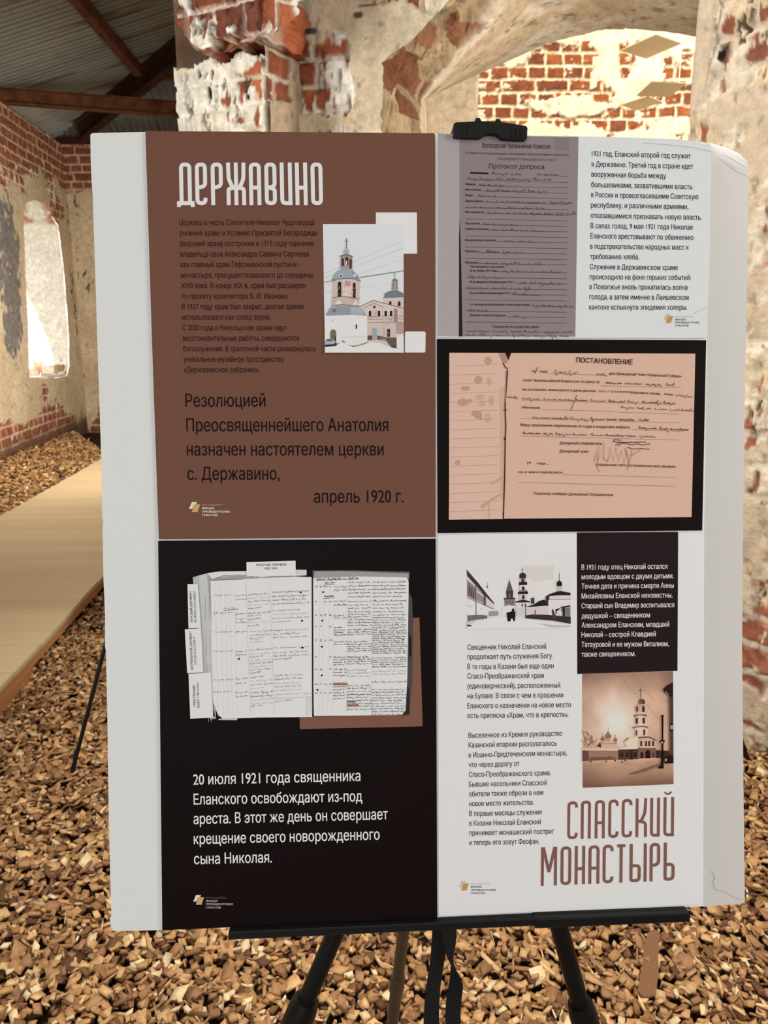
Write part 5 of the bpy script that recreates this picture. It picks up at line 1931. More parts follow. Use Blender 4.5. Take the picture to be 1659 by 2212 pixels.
cv.line(k9((200, 2060), (480, 1930), (735, 1820)), 0.8, (222, 194, 180))
cv.poly(k9((575, 1735), (600, 1700), (690, 1640), (735, 1610), (735, 1640), (620, 1720)), (190, 152, 134))
cv.line(k9((560, 1960), (570, 2160)), 1.2, (186, 150, 132))
cv.poly(k9((680, 72), (770, 72), (800, 190), (745, 215), (700, 110)), (168, 132, 116))
cv.poly(k9((765, 72), (840, 72), (805, 165)), (40, 18, 16))
cv.line(k9((735, 200), (765, 250), (800, 275)), 2.0, (60, 34, 28))
cv.line(k9((794, 290), (775, 560), (764, 690), (765, 800), (772, 1000), (765, 1170), (758, 1600), (742, 2160)), 2.6, (66, 34, 32))
cv.line(k9((780, 290), (766, 690)), 1.4, (150, 110, 98))
cv.line(k9((740, 795), (790, 788)), 1.6, (40, 18, 18))
cv.line(k9((748, 1140), (762, 1168)), 2.0, (40, 18, 18))
cv.line(k9((730, 2095), (745, 2100)), 2.0, (40, 18, 18))
ik = (66, 48, 42)
dkp = (58, 40, 38)
cv.text('ПОСТАНОВЛЕНИЕ', *k7((622, 124))[0], *k7((1082, 142))[0], 11.0, (60, 42, 38), bold=0.022)
for t, f, xa, ya, xb, yb, h in [('19    года', k7, 262, 206, 386, 206, 5.4), ('дня Дежурный Член Казанской Губерн-', k7, 888, 222, 1482, 246, 5.6), ('ской Чрезвычайной Комиссии по делу гр.', k7, 188, 278, 818, 292, 5.6),
                                ('на основании, имеющихся в деле данных', k7, 182, 352, 784, 364, 5.2), ('п о с т а н о в и л', k7, 806, 366, 1042, 372, 5.0), ('предъявить гражд.', k7, 1050, 374, 1310, 388, 5.2), ('обвинение', k7, 176, 498, 328, 502, 5.2),
                                ('Меру пресечения неуклонения от суда и следствия избрать', k8, 168, 152, 1060, 172, 5.8), ('Дежурный следователь', k8, 486, 300, 832, 304, 6.0), ('Дежурный член', k8, 484, 366, 720, 370, 6.0), ('19', k8, 222, 462, 252, 462, 5.4),
                                ('года „', k8, 300, 464, 396, 466, 5.0), ('содержание сего постановления мне объявле-', k8, 780, 474, 1436, 492, 5.4), ('но, в чем и подписуюсь', k8, 152, 534, 510, 538, 5.2), ('Подписку отобрал Дежурный Следователь', k8, 272, 710, 922, 722, 5.6)]:
    cv.text(t, *f((xa, ya))[0], *f((xb, yb))[0], h, ik, bold=0.022, slant=0.15 if f is k8 and ya in (300, 366, 710) else 0.0)
for f, xa, ya, xb, yb in [(k7, 388, 214, 880, 230), (k7, 820, 314, 1476, 328), (k7, 176, 432, 1432, 466), (k7, 342, 508, 930, 522), (k7, 958, 528, 1460, 545), (k8, 170, 90, 1456, 126), (k8, 1076, 180, 1500, 196), (k8, 166, 232, 1446, 266),
                          (k8, 510, 548, 1430, 570), (k8, 146, 610, 1430, 642)]:
    cv.line(f((xa, ya), (xb, yb)), 0.6, (130, 98, 84))
for f, xa, ya, xb, yb, h in [(k7, 440, 210, 632, 218, 8.5), (k7, 782, 226, 870, 228, 8), (k7, 862, 296, 1460, 316, 7.5), (k7, 1340, 386, 1575, 412, 7.5), (k7, 60, 410, 150, 418, 5), (k7, 176, 424, 1432, 462, 7.5), (k7, 984, 494, 1572, 524, 7),
                             (k8, 260, 90, 1240, 112, 7.5), (k8, 1130, 172, 1530, 190, 8), (k8, 186, 216, 1280, 244, 7.5)]:
    cv.hand(*f((xa, ya))[0], *f((xb, yb))[0], h, dkp, 0.95, xa + ya, word=(2.0, 5.5))
cv.line(k7((310, 160), (285, 215)), 1.4, dkp)
cv.line(k7((625, 390), (580, 510)), 1.2, dkp)
fs_ = (150, 116, 102)
pts = []
for k in range(16):
    pts.append((790 + k * 22, 440 - (k % 2) * 110 + (20 if k > 8 else 0)))
cv.line(k8((765, 445), (805, 310), (800, 440), (850, 285), (845, 420), *pts[4:14]), 1.5, fs_)
cv.line(k8((800, 380), (795, 500), (815, 525)), 1.5, fs_)
cv.line(k8((1020, 330), (1050, 440), (1040, 515)), 1.5, fs_)
cv.line(k8((1150, 345), (1060, 400)), 1.2, fs_)
cv.line(k8((990, 268), (930, 262), (925, 280), (1000, 285), (1190, 282)), 1.4, (60, 40, 40))
cv.line(k8((940, 310), (975, 285), (965, 315), (1000, 290), (1080, 305), (1120, 295), (1160, 308), (1225, 290), (1205, 310)), 1.3, (60, 40, 40))
cv.line(k8((1040, 325), (1080, 338), (1160, 335), (1220, 342)), 1.4, (60, 40, 40))
cv.build('document_picture', panels['p4'], 'printed picture of a pinkish decree page with handwriting')

# ---------------------------------------------------------------- monastery panel
cv = Canvas()
h1 = sub(940, 1560, 2.765)
ln_t = lambda x: 1560 + (474 - 0.043 * ((x - 940) * 2.765 - 790)) / 2.765
ln_b = lambda x: 1560 + (700 - 0.030 * ((x - 940) * 2.765 - 790)) / 2.765
hx = lambda a: [(940 + p / 2.765, 940 + q / 2.765) for p, q in a]
heading(cv, 'СПАССКИЙ', hx([(789, 852), (870, 930), (953, 1014), (1034, 1096), (1114, 1178), (1197, 1266), (1284, 1343), (1364, 1427)]), -0.010, ln_t, ln_b, 6.4, (122, 84, 76))
(bx0, by0), (bx1, by1) = h1((1368, 412), (1414, 412))
cv.line([(bx0 + 1, by0 + 2), ((bx0 + bx1) / 2 - 3, by0 + 6), ((bx0 + bx1) / 2 + 3, by0 + 6), (bx1 - 1, by0 + 1)], 3.6, (122, 84, 76))
lm_t = lambda x: 1560 + (748 - 0.038 * ((x - 940) * 2.765 - 632)) / 2.765
lm_b = lambda x: 1560 + (979 - 0.042 * ((x - 940) * 2.765 - 632)) / 2.765
heading(cv, 'МОНАСТЫРЬ', hx([(632, 728), (749, 813), (834, 896), (916, 982), (1001, 1065), (1078, 1144), (1162, 1264), (1282, 1344), (1366, 1431)]), -0.010, lm_t, lm_b, 6.4, (122, 84, 76))
cv.build('heading', panels['p5'], 'large brown condensed heading')

cv = Canvas()
g1 = sub(940, 1140, 2.765)
cv.poly([(1246, 1150.5), (1465, 1149), (1463.5, 1449), (1247, 1456)], (34, 24, 26))
for t, r_, y in zip(['В 1921 году отец Николай остался', 'молодым вдовцом с двумя детьми.', 'Точная дата и причина смерти Анны', 'Михайловны Еланской неизвестны.', 'Старший сын Владимир воспитывался', 'дедушкой – священником',
                     'Александром Еланским, младший', 'Николай – сестрой Клавдией', 'Татауровой и ее мужем Виталием,', 'также священником.'],
                    [1387, 1424, 1425, 1418, 1428, 1283, 1398, 1318, 1396, 1197], [251, 308, 365, 423, 481, 541, 597, 654, 713, 771]):
    cv.text(t, *g1((874, y))[0], *g1((r_, y - 3 - 0.006 * (r_ - 874)))[0], 11.3, (212, 206, 206), bold=0.012)
cv.build('text_block', panels['p5'], 'black block of white text')

cv = Canvas()
tc = (54, 46, 50)
for t, r_, y in zip(['Священник Николай Еланский', 'продолжает путь служения Богу.', 'В те годы в Казани был еще один', 'Спасо-Преображенский храм', '(единоверческий), расположенный', 'на Булаке. В связи с чем в прошении', 'Еланского о назначении на новое место', 'есть приписка «Храм, что в крепости».'],
                    [663, 704, 708, 649, 747, 765, 812, 796], [729, 786, 845, 902, 961, 1020, 1079, 1137]):
    cv.text(t, *g1((192, y))[0], *g1((r_, y - 0.011 * (r_ - 192)))[0], 11.6, tc, bold=0.014)
cv.build('body_text', panels['p5'], 'upper paragraph of dark Cyrillic text')
cv = Canvas()
for t, r_, y in zip(['Выселенное из Кремля руководство', 'Казанской епархии располагалось', 'в Иоанно-Предтеченском монастыре,', 'что через дорогу от', 'Спасо-Преображенского храма.', 'Бывшие насельники Спасской', 'обители также обрели в нем', 'новое место жительства.', 'В первые месяцы служения',
                     'в Казани Николай Еланский', 'принимает монашеский постриг', 'и теперь его зовут Феофан.'],
                    [758, 727, 787, 503, 691, 666, 645, 590, 636, 631, 710, 623], [94, 152, 211, 269, 328, 386, 444, 502, 561, 619, 677, 735]):
    x0_ = 199 + (y - 94) * 0.008
    cv.text(t, *h1((x0_, y))[0], *h1((r_, y - 0.022 * (r_ - x0_)))[0], 11.4, tc, bold=0.014)
cv.build('body_text', panels['p5'], 'lower paragraph of dark Cyrillic text')
cv = Canvas()
logo(cv, 990.8, 1903.6, 0.92, (60, 52, 54), (200, 176, 152), (178, 140, 92), (150, 142, 140))
cv.build('logo', panels['p5'])
cv = Canvas()
cv.poly(h1((200, 770), (324, 764), (328, 878), (206, 884)), (222, 220, 216))
cv.build('sticker', panels['p5'], 'small plain white sticker')

# black and white street photograph
cv = Canvas()
s1 = sub(1000, 1200, 6.636)
P = lambda colr, *pts: cv.poly(s1(*pts), colr)
Ln_ = lambda colr, wd, *pts: cv.line(s1(*pts), wd, colr)
P((214, 209, 208), (55, 155), (1545, 130), (1552, 1035), (60, 1055))
P((204, 198, 198), (850, 150), (1300, 140), (1300, 330), (1000, 380), (900, 300))
P((222, 218, 217), (60, 300), (600, 250), (600, 700), (300, 600))
P((198, 192, 192), (55, 205), (450, 690), (440, 860), (60, 900))
P((226, 222, 221), (58, 610), (190, 660), (440, 780), (440, 850), (58, 850))
P((60, 50, 52), (52, 200), (210, 380), (320, 520), (452, 685), (440, 695), (300, 560), (58, 290))
P((118, 108, 108), (60, 370), (185, 480), (185, 640), (60, 580))
P((142, 132, 132), (195, 520), (300, 600), (300, 690), (195, 640))
P((90, 80, 82), (295, 560), (330, 590), (330, 720), (295, 700))
for a, b in [((58, 600), (440, 770)), ((58, 360), (310, 570))]:
    Ln_((70, 60, 62), 1.3, a, b)
Ln_((80, 70, 72), 1.6, (185, 420), (188, 860))
for x in (85, 115, 145):
    P((70, 60, 62), (x, 440 + (x - 85)), (x + 14, 452 + (x - 85)), (x + 14, 560 + (x - 85)), (x, 548 + (x - 85)))
for x in (70, 105, 250):
    Ln_((110, 100, 100), 1.2, (x, 700 + x * 0.25), (x + 16, 706 + x * 0.25))
P((120, 112, 112), (65, 860), (260, 850), (350, 865), (350, 905), (200, 920), (65, 950))
for x in range(75, 350, 22):
    Ln_((80, 72, 74), 0.8, (x, 858), (x, 915))
P((150, 142, 142), (370, 800), (510, 795), (510, 860), (370, 870))
Ln_((110, 100, 102), 0.8, (350, 380), (350, 460))
cv.ellipse(*s1((350, 450))[0], 1.6, 2.4, (100, 92, 94))
# far towers
P((96, 84, 86), (665, 345), (720, 510), (620, 510))
Ln_((96, 84, 86), 0.9, (668, 335), (666, 380))
P((62, 52, 54), (618, 508), (722, 508), (716, 610), (628, 612))
P((110, 98, 98), (655, 540), (680, 540), (680, 600), (655, 600))
P((126, 116, 116), (592, 612), (748, 612), (745, 720), (600, 720))
P((70, 60, 62), (585, 608), (752, 606), (752, 626), (588, 630))
for x in (620, 660, 700):
    P((80, 70, 72), (x, 650), (x + 12, 650), (x + 12, 690), (x, 690))
P((214, 210, 208), (560, 760), (655, 705), (745, 745), (750, 860), (560, 860))
P((192, 184, 182), (812, 460), (905, 460), (915, 640), (800, 640))
P((176, 166, 166), (820, 320), (900, 320), (905, 380), (815, 380))
P((58, 48, 50), (840, 330), (878, 330), (880, 380), (838, 380))
P((40, 32, 34), (808, 380), (918, 376), (922, 420), (800, 425))
cv.arch(*s1((845, 440))[0], *s1((882, 498))[0], (46, 38, 40))
P((196, 188, 186), (815, 425), (845, 425), (845, 510), (812, 510))
P((36, 30, 32), (790, 520), (932, 515), (935, 550), (788, 555))
P((120, 110, 110), (810, 500), (920, 496), (924, 515), (806, 520))
cv.arch(*s1((848, 565))[0], *s1((882, 625))[0], (50, 42, 44))
P((208, 200, 198), (760, 665), (955, 660), (960, 740), (760, 760))
P((44, 36, 38), (750, 660), (860, 632), (965, 655), (960, 672), (755, 675))
for x in (840, 885):
    P((64, 54, 56), (x, 690), (x + 18, 690), (x + 18, 735), (x, 735))
P((52, 42, 44), (808, 300), (815, 265), (855, 240), (898, 262), (908, 300), (900, 325), (816, 328))
Ln_((70, 60, 62), 1.2, (855, 180), (855, 245))
Ln_((70, 60, 62), 1.0, (845, 205), (866, 205))
# right church and walls
P((198, 190, 188), (760, 770), (1000, 750), (1230, 720), (1230, 860), (760, 870))
P((38, 30, 32), (890, 740), (1020, 700), (1100, 650), (1170, 632), (1210, 680), (1230, 715), (1000, 735))
P((70, 60, 62), (975, 610), (1025, 605), (1025, 690), (975, 695))
P((202, 194, 192), (1225, 580), (1540, 560), (1545, 720), (1230, 720))
P((40, 32, 34), (1185, 590), (1240, 555), (1385, 505), (1540, 535), (1545, 570), (1380, 570), (1240, 582), (1200, 620))
P((60, 50, 52), (1185, 590), (1240, 580), (1240, 690), (1190, 680))
P((214, 206, 204), (1225, 640), (1545, 630), (1545, 720), (1400, 720), (1350, 860), (1225, 860))
Ln_((90, 80, 80), 1.0, (1240, 630), (1545, 630))
P((186, 176, 174), (1352, 430), (1420, 430), (1418, 510), (1356, 510))
P((36, 30, 32), (1342, 415), (1350, 380), (1382, 355), (1416, 380), (1424, 415), (1410, 440), (1356, 440))
Ln_((70, 62, 64), 1.2, (1385, 245), (1384, 360))
P((40, 34, 36), (1325, 770), (1390, 755), (1420, 780), (1360, 860), (1330, 830))
P((206, 198, 196), (1345, 800), (1400, 760), (1425, 860), (1345, 860))
P((50, 42, 44), (1395, 740), (1540, 710), (1540, 730), (1470, 745), (1465, 880), (1430, 870), (1425, 760))
P((120, 110, 110), (1480, 750), (1540, 740), (1540, 880), (1480, 880))
P((54, 46, 48), (890, 860), (1000, 845), (1200, 850), (1545, 880), (1545, 980), (1300, 935), (900, 900))
P((74, 66, 66), (1270, 790), (1290, 760), (1340, 880), (1290, 910))
P((100, 90, 90), (1030, 780), (1046, 780), (1046, 860), (1030, 860))
P((216, 212, 210), (60, 960), (500, 870), (900, 905), (1200, 950), (1550, 1000), (1550, 1036), (60, 1052))
P((176, 168, 168), (1060, 970), (1300, 1000), (1545, 1005), (1545, 1022), (1250, 1025))
P((192, 186, 184), (60, 960), (200, 940), (130, 980), (60, 985))
P((52, 46, 48), (62, 985), (140, 1005), (110, 1018), (62, 1018))
P((30, 24, 26), (625, 820), (700, 800), (705, 765), (730, 755), (740, 800), (752, 815), (748, 935), (725, 945), (712, 905), (690, 905), (680, 945), (640, 945))
Ln_((60, 52, 54), 1.2, (900, 690), (900, 880))
cv.build('photograph', panels['p5'], 'printed black and white photograph of a street with towers')

# sepia photograph
cv = Canvas()
s2 = sub(1250, 1430, 7.541)
P = lambda colr, *pts: cv.poly(s2(*pts), colr)
Ln_ = lambda colr, wd, *pts: cv.line(s2(*pts), wd, colr)
base = PX(*np.array(s2((60, 195))[0]))
# tonal print: a small grid of sepia tones
x0_, y0_ = s2((55, 190))[0]
nx_, ny_ = 26, 30


def tone(u, v):
    c = np.array([196, 158, 134.0])
    gl = math.exp(-(((u - 0.38) / 0.28) ** 2 + ((v - 0.42) / 0.26) ** 2))
    c = c * (1 - gl) + np.array([222, 208, 196]) * gl
    dk_ = min(1.0, max(0.0, 0.55 - v * 2.6) + max(0.0, 0.22 - u) * 1.0 * (v < 0.5) + max(0.0, u - 0.82) * 2.2 * (v < 0.3))
    c = c * (1 - 0.62 * dk_) + np.array([70, 48, 40]) * 0.62 * dk_
    n_ = float(fbm(np.array([u * 6]), np.array([v * 7]), 401)[0])
    if v > 0.77:
        c = np.array([184, 146, 122.0])
        lo = max(0.0, v - 0.83) * 4.6 + max(0.0, 0.3 - u) * 1.3 + max(0, v - 0.9) * 3 * u
        st = float(fbm(np.array([u * 3 + v * 2]), np.array([(v + 0.22 * u) * 22]), 402)[0])
        c = c * (1 + 0.12 * st)
        lo = min(lo + 0.10 * st, 1)
        c = c * (1 - 0.62 * max(lo, 0)) + np.array([70, 46, 38]) * 0.62 * max(lo, 0)
        return c
    return c * (1 + 0.07 * n_)


TLq, TRq, BRq, BLq = [np.array(q) for q in s2((55, 185), (1538, 150), (1546, 1990), (65, 2050))]
wz = cv.layer()
b0 = len(cv.v)
for j in range(ny_ + 1):
    for i in range(nx_ + 1):
        u, v = i / nx_, j / ny_
        p = TLq * (1 - u) * (1 - v) + TRq * u * (1 - v) + BRq * u * v + BLq * (1 - u) * v
        cv.v.append(PX(p[0], p[1], wz))
for j in range(ny_):
    for i in range(nx_):
        a = b0 + j * (nx_ + 1) + i
        cv.f.append((a, a + 1, a + nx_ + 2, a + nx_ + 1))
        cv.c.append(np.array([ink(np.clip(tone(u_, v_), 0, 255)) for u_, v_ in ((i / nx_, j / ny_), ((i + 1) / nx_, j / ny_), ((i + 1) / nx_, (j + 1) / ny_), (i / nx_, (j + 1) / ny_))]))
for a, b in [((630, 190), (1000, 600)), ((780, 190), (1260, 650)), ((880, 190), (1100, 420)), ((1100, 690), (1300, 930))]:
    Ln_((140, 104, 86), 0.7, a, b)
# tree, domes
for k in range(46):
    rr = random.Random(k)
    x, y = rr.uniform(62, 300), rr.uniform(1130, 1390)
    if y > 1110 + (x - 60) * 0.55:
        Ln_((104, 72, 58), 0.8, (x, y), (x + rr.uniform(-50, 50), y - rr.uniform(20, 70)))
P((198, 168, 146), (370, 1290), (620, 1280), (640, 1400), (360, 1400))
for x, y, rr in [(482, 1212, 52), (394, 1258, 36), (598, 1275, 32)]:
    px_, py_ = s2((x, y))[0]
    cv.ellipse(px_, py_, rr / 7.54, rr * 0.8 / 7.54, (138, 98, 80))
    P((150, 110, 92), (x - rr * 0.7, y - rr * 0.5), (x, y - rr * 1.7), (x + rr * 0.7, y - rr * 0.5))
    Ln_((120, 86, 72), 0.8, (x, y - rr * 2.9), (x, y - rr * 1.4))
    P((176, 140, 120), (x - rr * 0.55, y + rr * 0.6), (x + rr * 0.55, y + rr * 0.6), (x + rr * 0.55, y + rr * 1.6), (x - rr * 0.55, y + rr * 1.6))
Ln_((130, 96, 80), 0.8, (370, 1335), (620, 1330))
P((74, 50, 44), (300, 1380), (350, 1300), (370, 1390))
# perimeter wall
P((206, 180, 160), (60, 1405), (620, 1400), (650, 1448), (60, 1440))
P((146, 112, 96), (60, 1442), (640, 1448), (640, 1590), (60, 1615))
P((96, 66, 58), (62, 1440), (160, 1455), (165, 1608), (62, 1615))
P((110, 78, 66), (170, 1560), (300, 1545), (420, 1550), (520, 1535), (600, 1560), (600, 1592), (170, 1608))
P((220, 200, 184), (620, 1412), (800, 1380), (960, 1412), (960, 1425), (640, 1425))
P((78, 54, 48), (640, 1425), (965, 1418), (965, 1580), (645, 1595))
for x in (680, 770, 900):
    P((40, 26, 24), (x, 1480), (x + 40, 1480), (x + 40, 1545), (x, 1545))
P((50, 34, 30), (830, 1440), (880, 1440), (880, 1590), (830, 1590))
# gate church and bell tower
P((220, 198, 180), (735, 1298), (830, 1222), (965, 1222), (965, 1410), (800, 1400))
P((160, 124, 106), (735, 1298), (790, 1240), (830, 1232), (780, 1290))
P((196, 166, 146), (965, 1225), (1140, 1215), (1270, 1280), (1262, 1405), (968, 1400))
P((110, 78, 66), (968, 1225), (1090, 1215), (1150, 1215), (1280, 1278), (1258, 1290), (1140, 1235), (975, 1245))
for x in (1005, 1085, 1135, 1200):
    cv.arch(*s2((x - 2, 1285))[0], *s2((x + 30, 1368))[0], (70, 46, 40))
P((120, 86, 72), (965, 1398), (1262, 1402), (1262, 1560), (968, 1575))
cv.arch(*s2((1085, 1435))[0], *s2((1168, 1570))[0], (34, 22, 22))
cv.arch(*s2((1005, 1465))[0], *s2((1055, 1570))[0], (50, 34, 30))
cv.arch(*s2((1195, 1470))[0], *s2((1235, 1560))[0], (80, 56, 48))
P((214, 190, 170), (925, 1075), (1000, 1050), (1128, 1070), (1118, 1212), (1040, 1195), (922, 1205))
cv.arch(*s2((928, 1110))[0], *s2((956, 1200))[0], (96, 66, 56))
cv.arch(*s2((1050, 1095))[0], *s2((1086, 1192))[0], (84, 56, 48))
P((134, 100, 84), (872, 1085), (880, 1062), (975, 1020), (1060, 1020), (1140, 1060), (1135, 1088), (1050, 1060), (975, 1060))
P((226, 206, 190), (880, 1062), (975, 1015), (1060, 1012), (1140, 1055), (1060, 1034), (975, 1038))
P((210, 184, 164), (930, 890), (1000, 870), (1088, 885), (1098, 1030), (1000, 1012), (925, 1010))
P((64, 42, 38), (930, 915), (966, 905), (966, 1000), (930, 1005))
P((60, 40, 36), (1040, 905), (1080, 910), (1080, 1005), (1040, 998))
P((124, 90, 76), (900, 900), (905, 868), (975, 830), (1050, 830), (1112, 865), (1112, 895), (1040, 860), (975, 862))
P((222, 200, 182), (905, 868), (975, 822), (1050, 818), (1112, 858), (1040, 842), (975, 845))
P((190, 160, 140), (930, 710), (1010, 690), (1090, 705), (1080, 830), (1000, 815), (935, 812))
P((90, 60, 52), (935, 730), (970, 720), (970, 808), (938, 808))
P((50, 32, 30), (1035, 720), (1075, 725), (1072, 815), (1035, 810))
cv.ellipse(*s2((1030, 655))[0], 7.0, 7.4, (112, 80, 68))
cv.ellipse(*s2((1052, 660))[0], 3.4, 6.0, (84, 56, 50))
P((214, 190, 172), (970, 700), (1030, 680), (1092, 705), (1030, 694))
Ln_((92, 64, 54), 1.3, (1010, 430), (1010, 610))
Ln_((92, 64, 54), 1.3, (985, 455), (1035, 475))
Ln_((92, 64, 54), 1.0, (998, 520), (1024, 520))
# right: house edge, pole with lamp, cart
P((40, 26, 24), (1375, 450), (1420, 400), (1538, 330), (1538, 560), (1490, 570), (1400, 500))
P((176, 140, 120), (1405, 465), (1460, 520), (1470, 545), (1420, 500))
P((74, 50, 44), (1472, 565), (1540, 560), (1544, 1560), (1480, 1540))
P((100, 72, 62), (1480, 580), (1500, 580), (1500, 1480), (1482, 1480))
P((36, 24, 22), (1478, 1005), (1542, 995), (1542, 1130), (1480, 1130))
P((160, 128, 110), (1490, 1030), (1540, 1025), (1540, 1095), (1490, 1098))
P((58, 40, 36), (1262, 1440), (1475, 1450), (1480, 1560), (1262, 1565))
P((34, 22, 22), (1380, 1560), (1440, 1520), (1545, 1525), (1545, 1650), (1400, 1655))
P((176, 140, 120), (1398, 1590), (1430, 1565), (1440, 1600), (1415, 1630))
P((22, 14, 14), (1350, 870), (1382, 870), (1378, 1290), (1385, 1700), (1340, 1700), (1352, 1290))
P((22, 14, 14), (1340, 870), (1388, 862), (1384, 880), (1344, 888))
P((22, 14, 14), (1322, 1290), (1345, 1270), (1405, 1275), (1400, 1300), (1375, 1340), (1345, 1340))
P((206, 176, 156), (1342, 1298), (1376, 1298), (1368, 1326), (1348, 1326))
P((26, 18, 18), (1300, 1680), (1385, 1665), (1385, 1735), (1300, 1735))
P((130, 94, 78), (820, 1830), (1100, 1740), (1330, 1660), (1340, 1680), (1120, 1775), (900, 1840))
for x, y in [(200, 1625), (452, 1620), (598, 1608), (705, 1632), (760, 1605)]:
    P((66, 44, 38), (x - 14, y - 12), (x + 10, y - 14), (x + 12, y + 12), (x - 10, y + 12))
cv.build('photograph', panels['p5'], 'printed sepia photograph of a bell tower on a snowy square')

flap_mark([(1537, 1882), (1545, 1896), (1540, 1906), (1546, 1922), (1566, 1926), (1584, 1938), (1604, 1944)], 1.3, (168, 163, 156))
flap_mark([(1566, 332), (1584, 342), (1604, 354), (1613, 362)], 1.8, (222, 222, 220))
flap_mark([(1554, 342), (1574, 356), (1594, 372), (1612, 380)], 1.5, (176, 172, 166))
flap_mark([(1572, 346), (1590, 360), (1610, 370)], 1.2, (226, 226, 224))

# ---------------------------------------------------------------- easels
def sight(px, py, **k):
    if 'z' in k:
        return at_z(px, py, k['z'])
    if 'Y' in k:
        return at_y(px, py, k['Y'])
    d = ray(px, py)                       # at height w above the board plane
    return EYE + d * ((np.dot(O_B - EYE, e_n) + k['w']) / np.dot(d, e_n))


def foot_on(pa, pb, Y):
    """floor point, at depth Y, of the plane holding two sight lines"""
    n = np.cross(ray(*pa), ray(*pb))
    return np.array([(-n[1] * Y + n[2] * 1.5) / n[0], Y, 0.0])


def leg(parent, origin, apex, foot, r, mat, split, stagger=1.28):
    """upper tube sliding in a thicker lower section with a twist lock, rubber foot"""
    apex, foot = np.array(apex, float), np.array(foot, float)
    d = foot - apex
    L = np.linalg.norm(d)
    u = d / L
    lg = MB(origin)
    if split is not None:
        s = apex + d * split
        lg.tube([apex, s], r, 20)
        lg.tube([s - u * 0.002, s + u * 0.012, s + u * 0.05, s + u * 0.055], [r * stagger * 0.96, r * stagger * 1.1, r * stagger * 1.08, r * stagger * 0.98], 20)
        lg.tube([s + u * 0.05, foot - u * 0.03], r * stagger * 0.9, 20)
    else:
        lg.tube([apex, foot - u * 0.03], r, 14)
    o = lg.build('leg', mat, parent, auto=35)
    ft = MB(origin)
    rf = r * (stagger if split is not None else 1.1)
    ft.tube([foot - u * 0.05, foot - u * 0.02, foot + np.array([0, 0, 0.012]), foot + np.array([0, 0, 0.004])], [rf * 0.95, rf * 1.1, rf * 1.45, rf * 1.4], 16)
    ft.build('rubber_foot', M_BLACK, o, auto=35)
    return o


# the easel that carries the board
AP = sight(1010, 1330, w=-0.045)
base = np.array([AP[0], AP[1], 0.0])
easel = empty('easel', base)
tag(easel, 'black tripod easel carrying the large white display board', 'easel')
FL = foot_on((735, 1990), (645, 2200), 0.60)
FR = foot_on((1205, 1990), (1262, 2200), 0.68)


def on_line(p, q, py):
    best = None
    for t in np.linspace(0, 1, 400):
        P = p + (q - p) * t
        c = P - EYE
        dep, up = c[1] * CP - c[2] * SP, c[1] * SP + c[2] * CP
        y = CY - FPX * up / dep
        if best is None or abs(y - py) < best[0]:
            best = (abs(y - py), t)
    return best[1]


def leg_front(foot, pa, py):
    """front leg through a sight line just under the ledge, behind the board"""
    top = sight(*pa, w=-0.040)
    d = foot - top
    a = top - d * 0.28
    return a, on_line(a, foot, py)


aL, tL = leg_front(FL, (735, 1990), 2163)
aR, tR = leg_front(FR, (1205, 1990), 2166)
leg(easel, base, aL, FL, 0.0102, M_BLACKM, tL, 1.5)
leg(easel, base, aR, FR, 0.0104, M_BLACKM, tR, 1.42)
FB = foot_on((873, 2000), (850, 2190), 1.28)
n_ = np.cross(ray(873, 2000), ray(850, 2190))
zb = 1.02
yb = 0.96
aB = np.array([(-n_[1] * yb - n_[2] * (zb - 1.5)) / n_[0], yb, zb])
leg(easel, base, aB, FB, 0.0105, M_GREYLEG, on_line(aB, FB, 2105), 1.22)
# hub and mast
mb = MB(base)
hub = (aL + aR) / 2
hub = np.array([hub[0], max(aL[1], aR[1]) + 0.03, (aL[2] + aR[2]) / 2])
top = sight(1060, 300, w=-0.030)
mb.tube([hub - np.array([0, 0, 0.06]), hub + (top - hub) * 1.0], 0.010, 16)
mb.build('mast', M_BLACKM, easel, auto=35)
mh = MB(base)
mh.tube([hub + np.array([0, 0, -0.05]), hub + np.array([0, 0, -0.03]), hub + np.array([0, 0, 0.03]), hub + np.array([0, 0, 0.05])], [0.02, 0.032, 0.032, 0.018], 20)
for q in (aL, aR, aB):
    mh.tube([hub, q], 0.012, 12)
mh.build('hub', M_BLACK, easel, auto=35)


def bar(mb, pa, pb, hgt, wa, wb):
    """bar along the board's lower edge; pixel ends at its upper edge, from depth wa to wb"""
    A_, B_ = PX(*pa, 0.0), PX(*pb, 0.0)
    d = (B_ - A_)
    d2 = d[:2] / np.linalg.norm(d[:2])
    up = np.array([-d2[1], d2[0]])
    c = (A_[:2] + B_[:2]) / 2 - up * hgt / 2
    L = np.linalg.norm(d[:2]) / 2
    ex = e_u * d2[0] + e_v * d2[1]
    ey = e_u * up[0] + e_v * up[1]
    mb.bevbox(BW(c[0], c[1], (wa + wb) / 2), ex * L, ey * hgt / 2, e_n * (wb - wa) / 2, 0.0015)


mb = MB(base)
bar(mb, (497, 2001.5), (1200, 1970), 0.0075, -0.03, 0.0125)
bar(mb, (1150, 1970.5), (1478, 1957.5), 0.0105, -0.03, 0.0135)
bar(mb, (1178, 1979), (1425, 1968.5), 0.0075, -0.022, 0.0085)
bar(mb, (1160, 1978), (1210, 1976), 0.0110, -0.03, 0.0065)
bar(mb, (497, 1999), (1200, 1967.5), 0.0045, 0.0095, 0.0125)
mb.build('ledge', M_BLACK, easel)

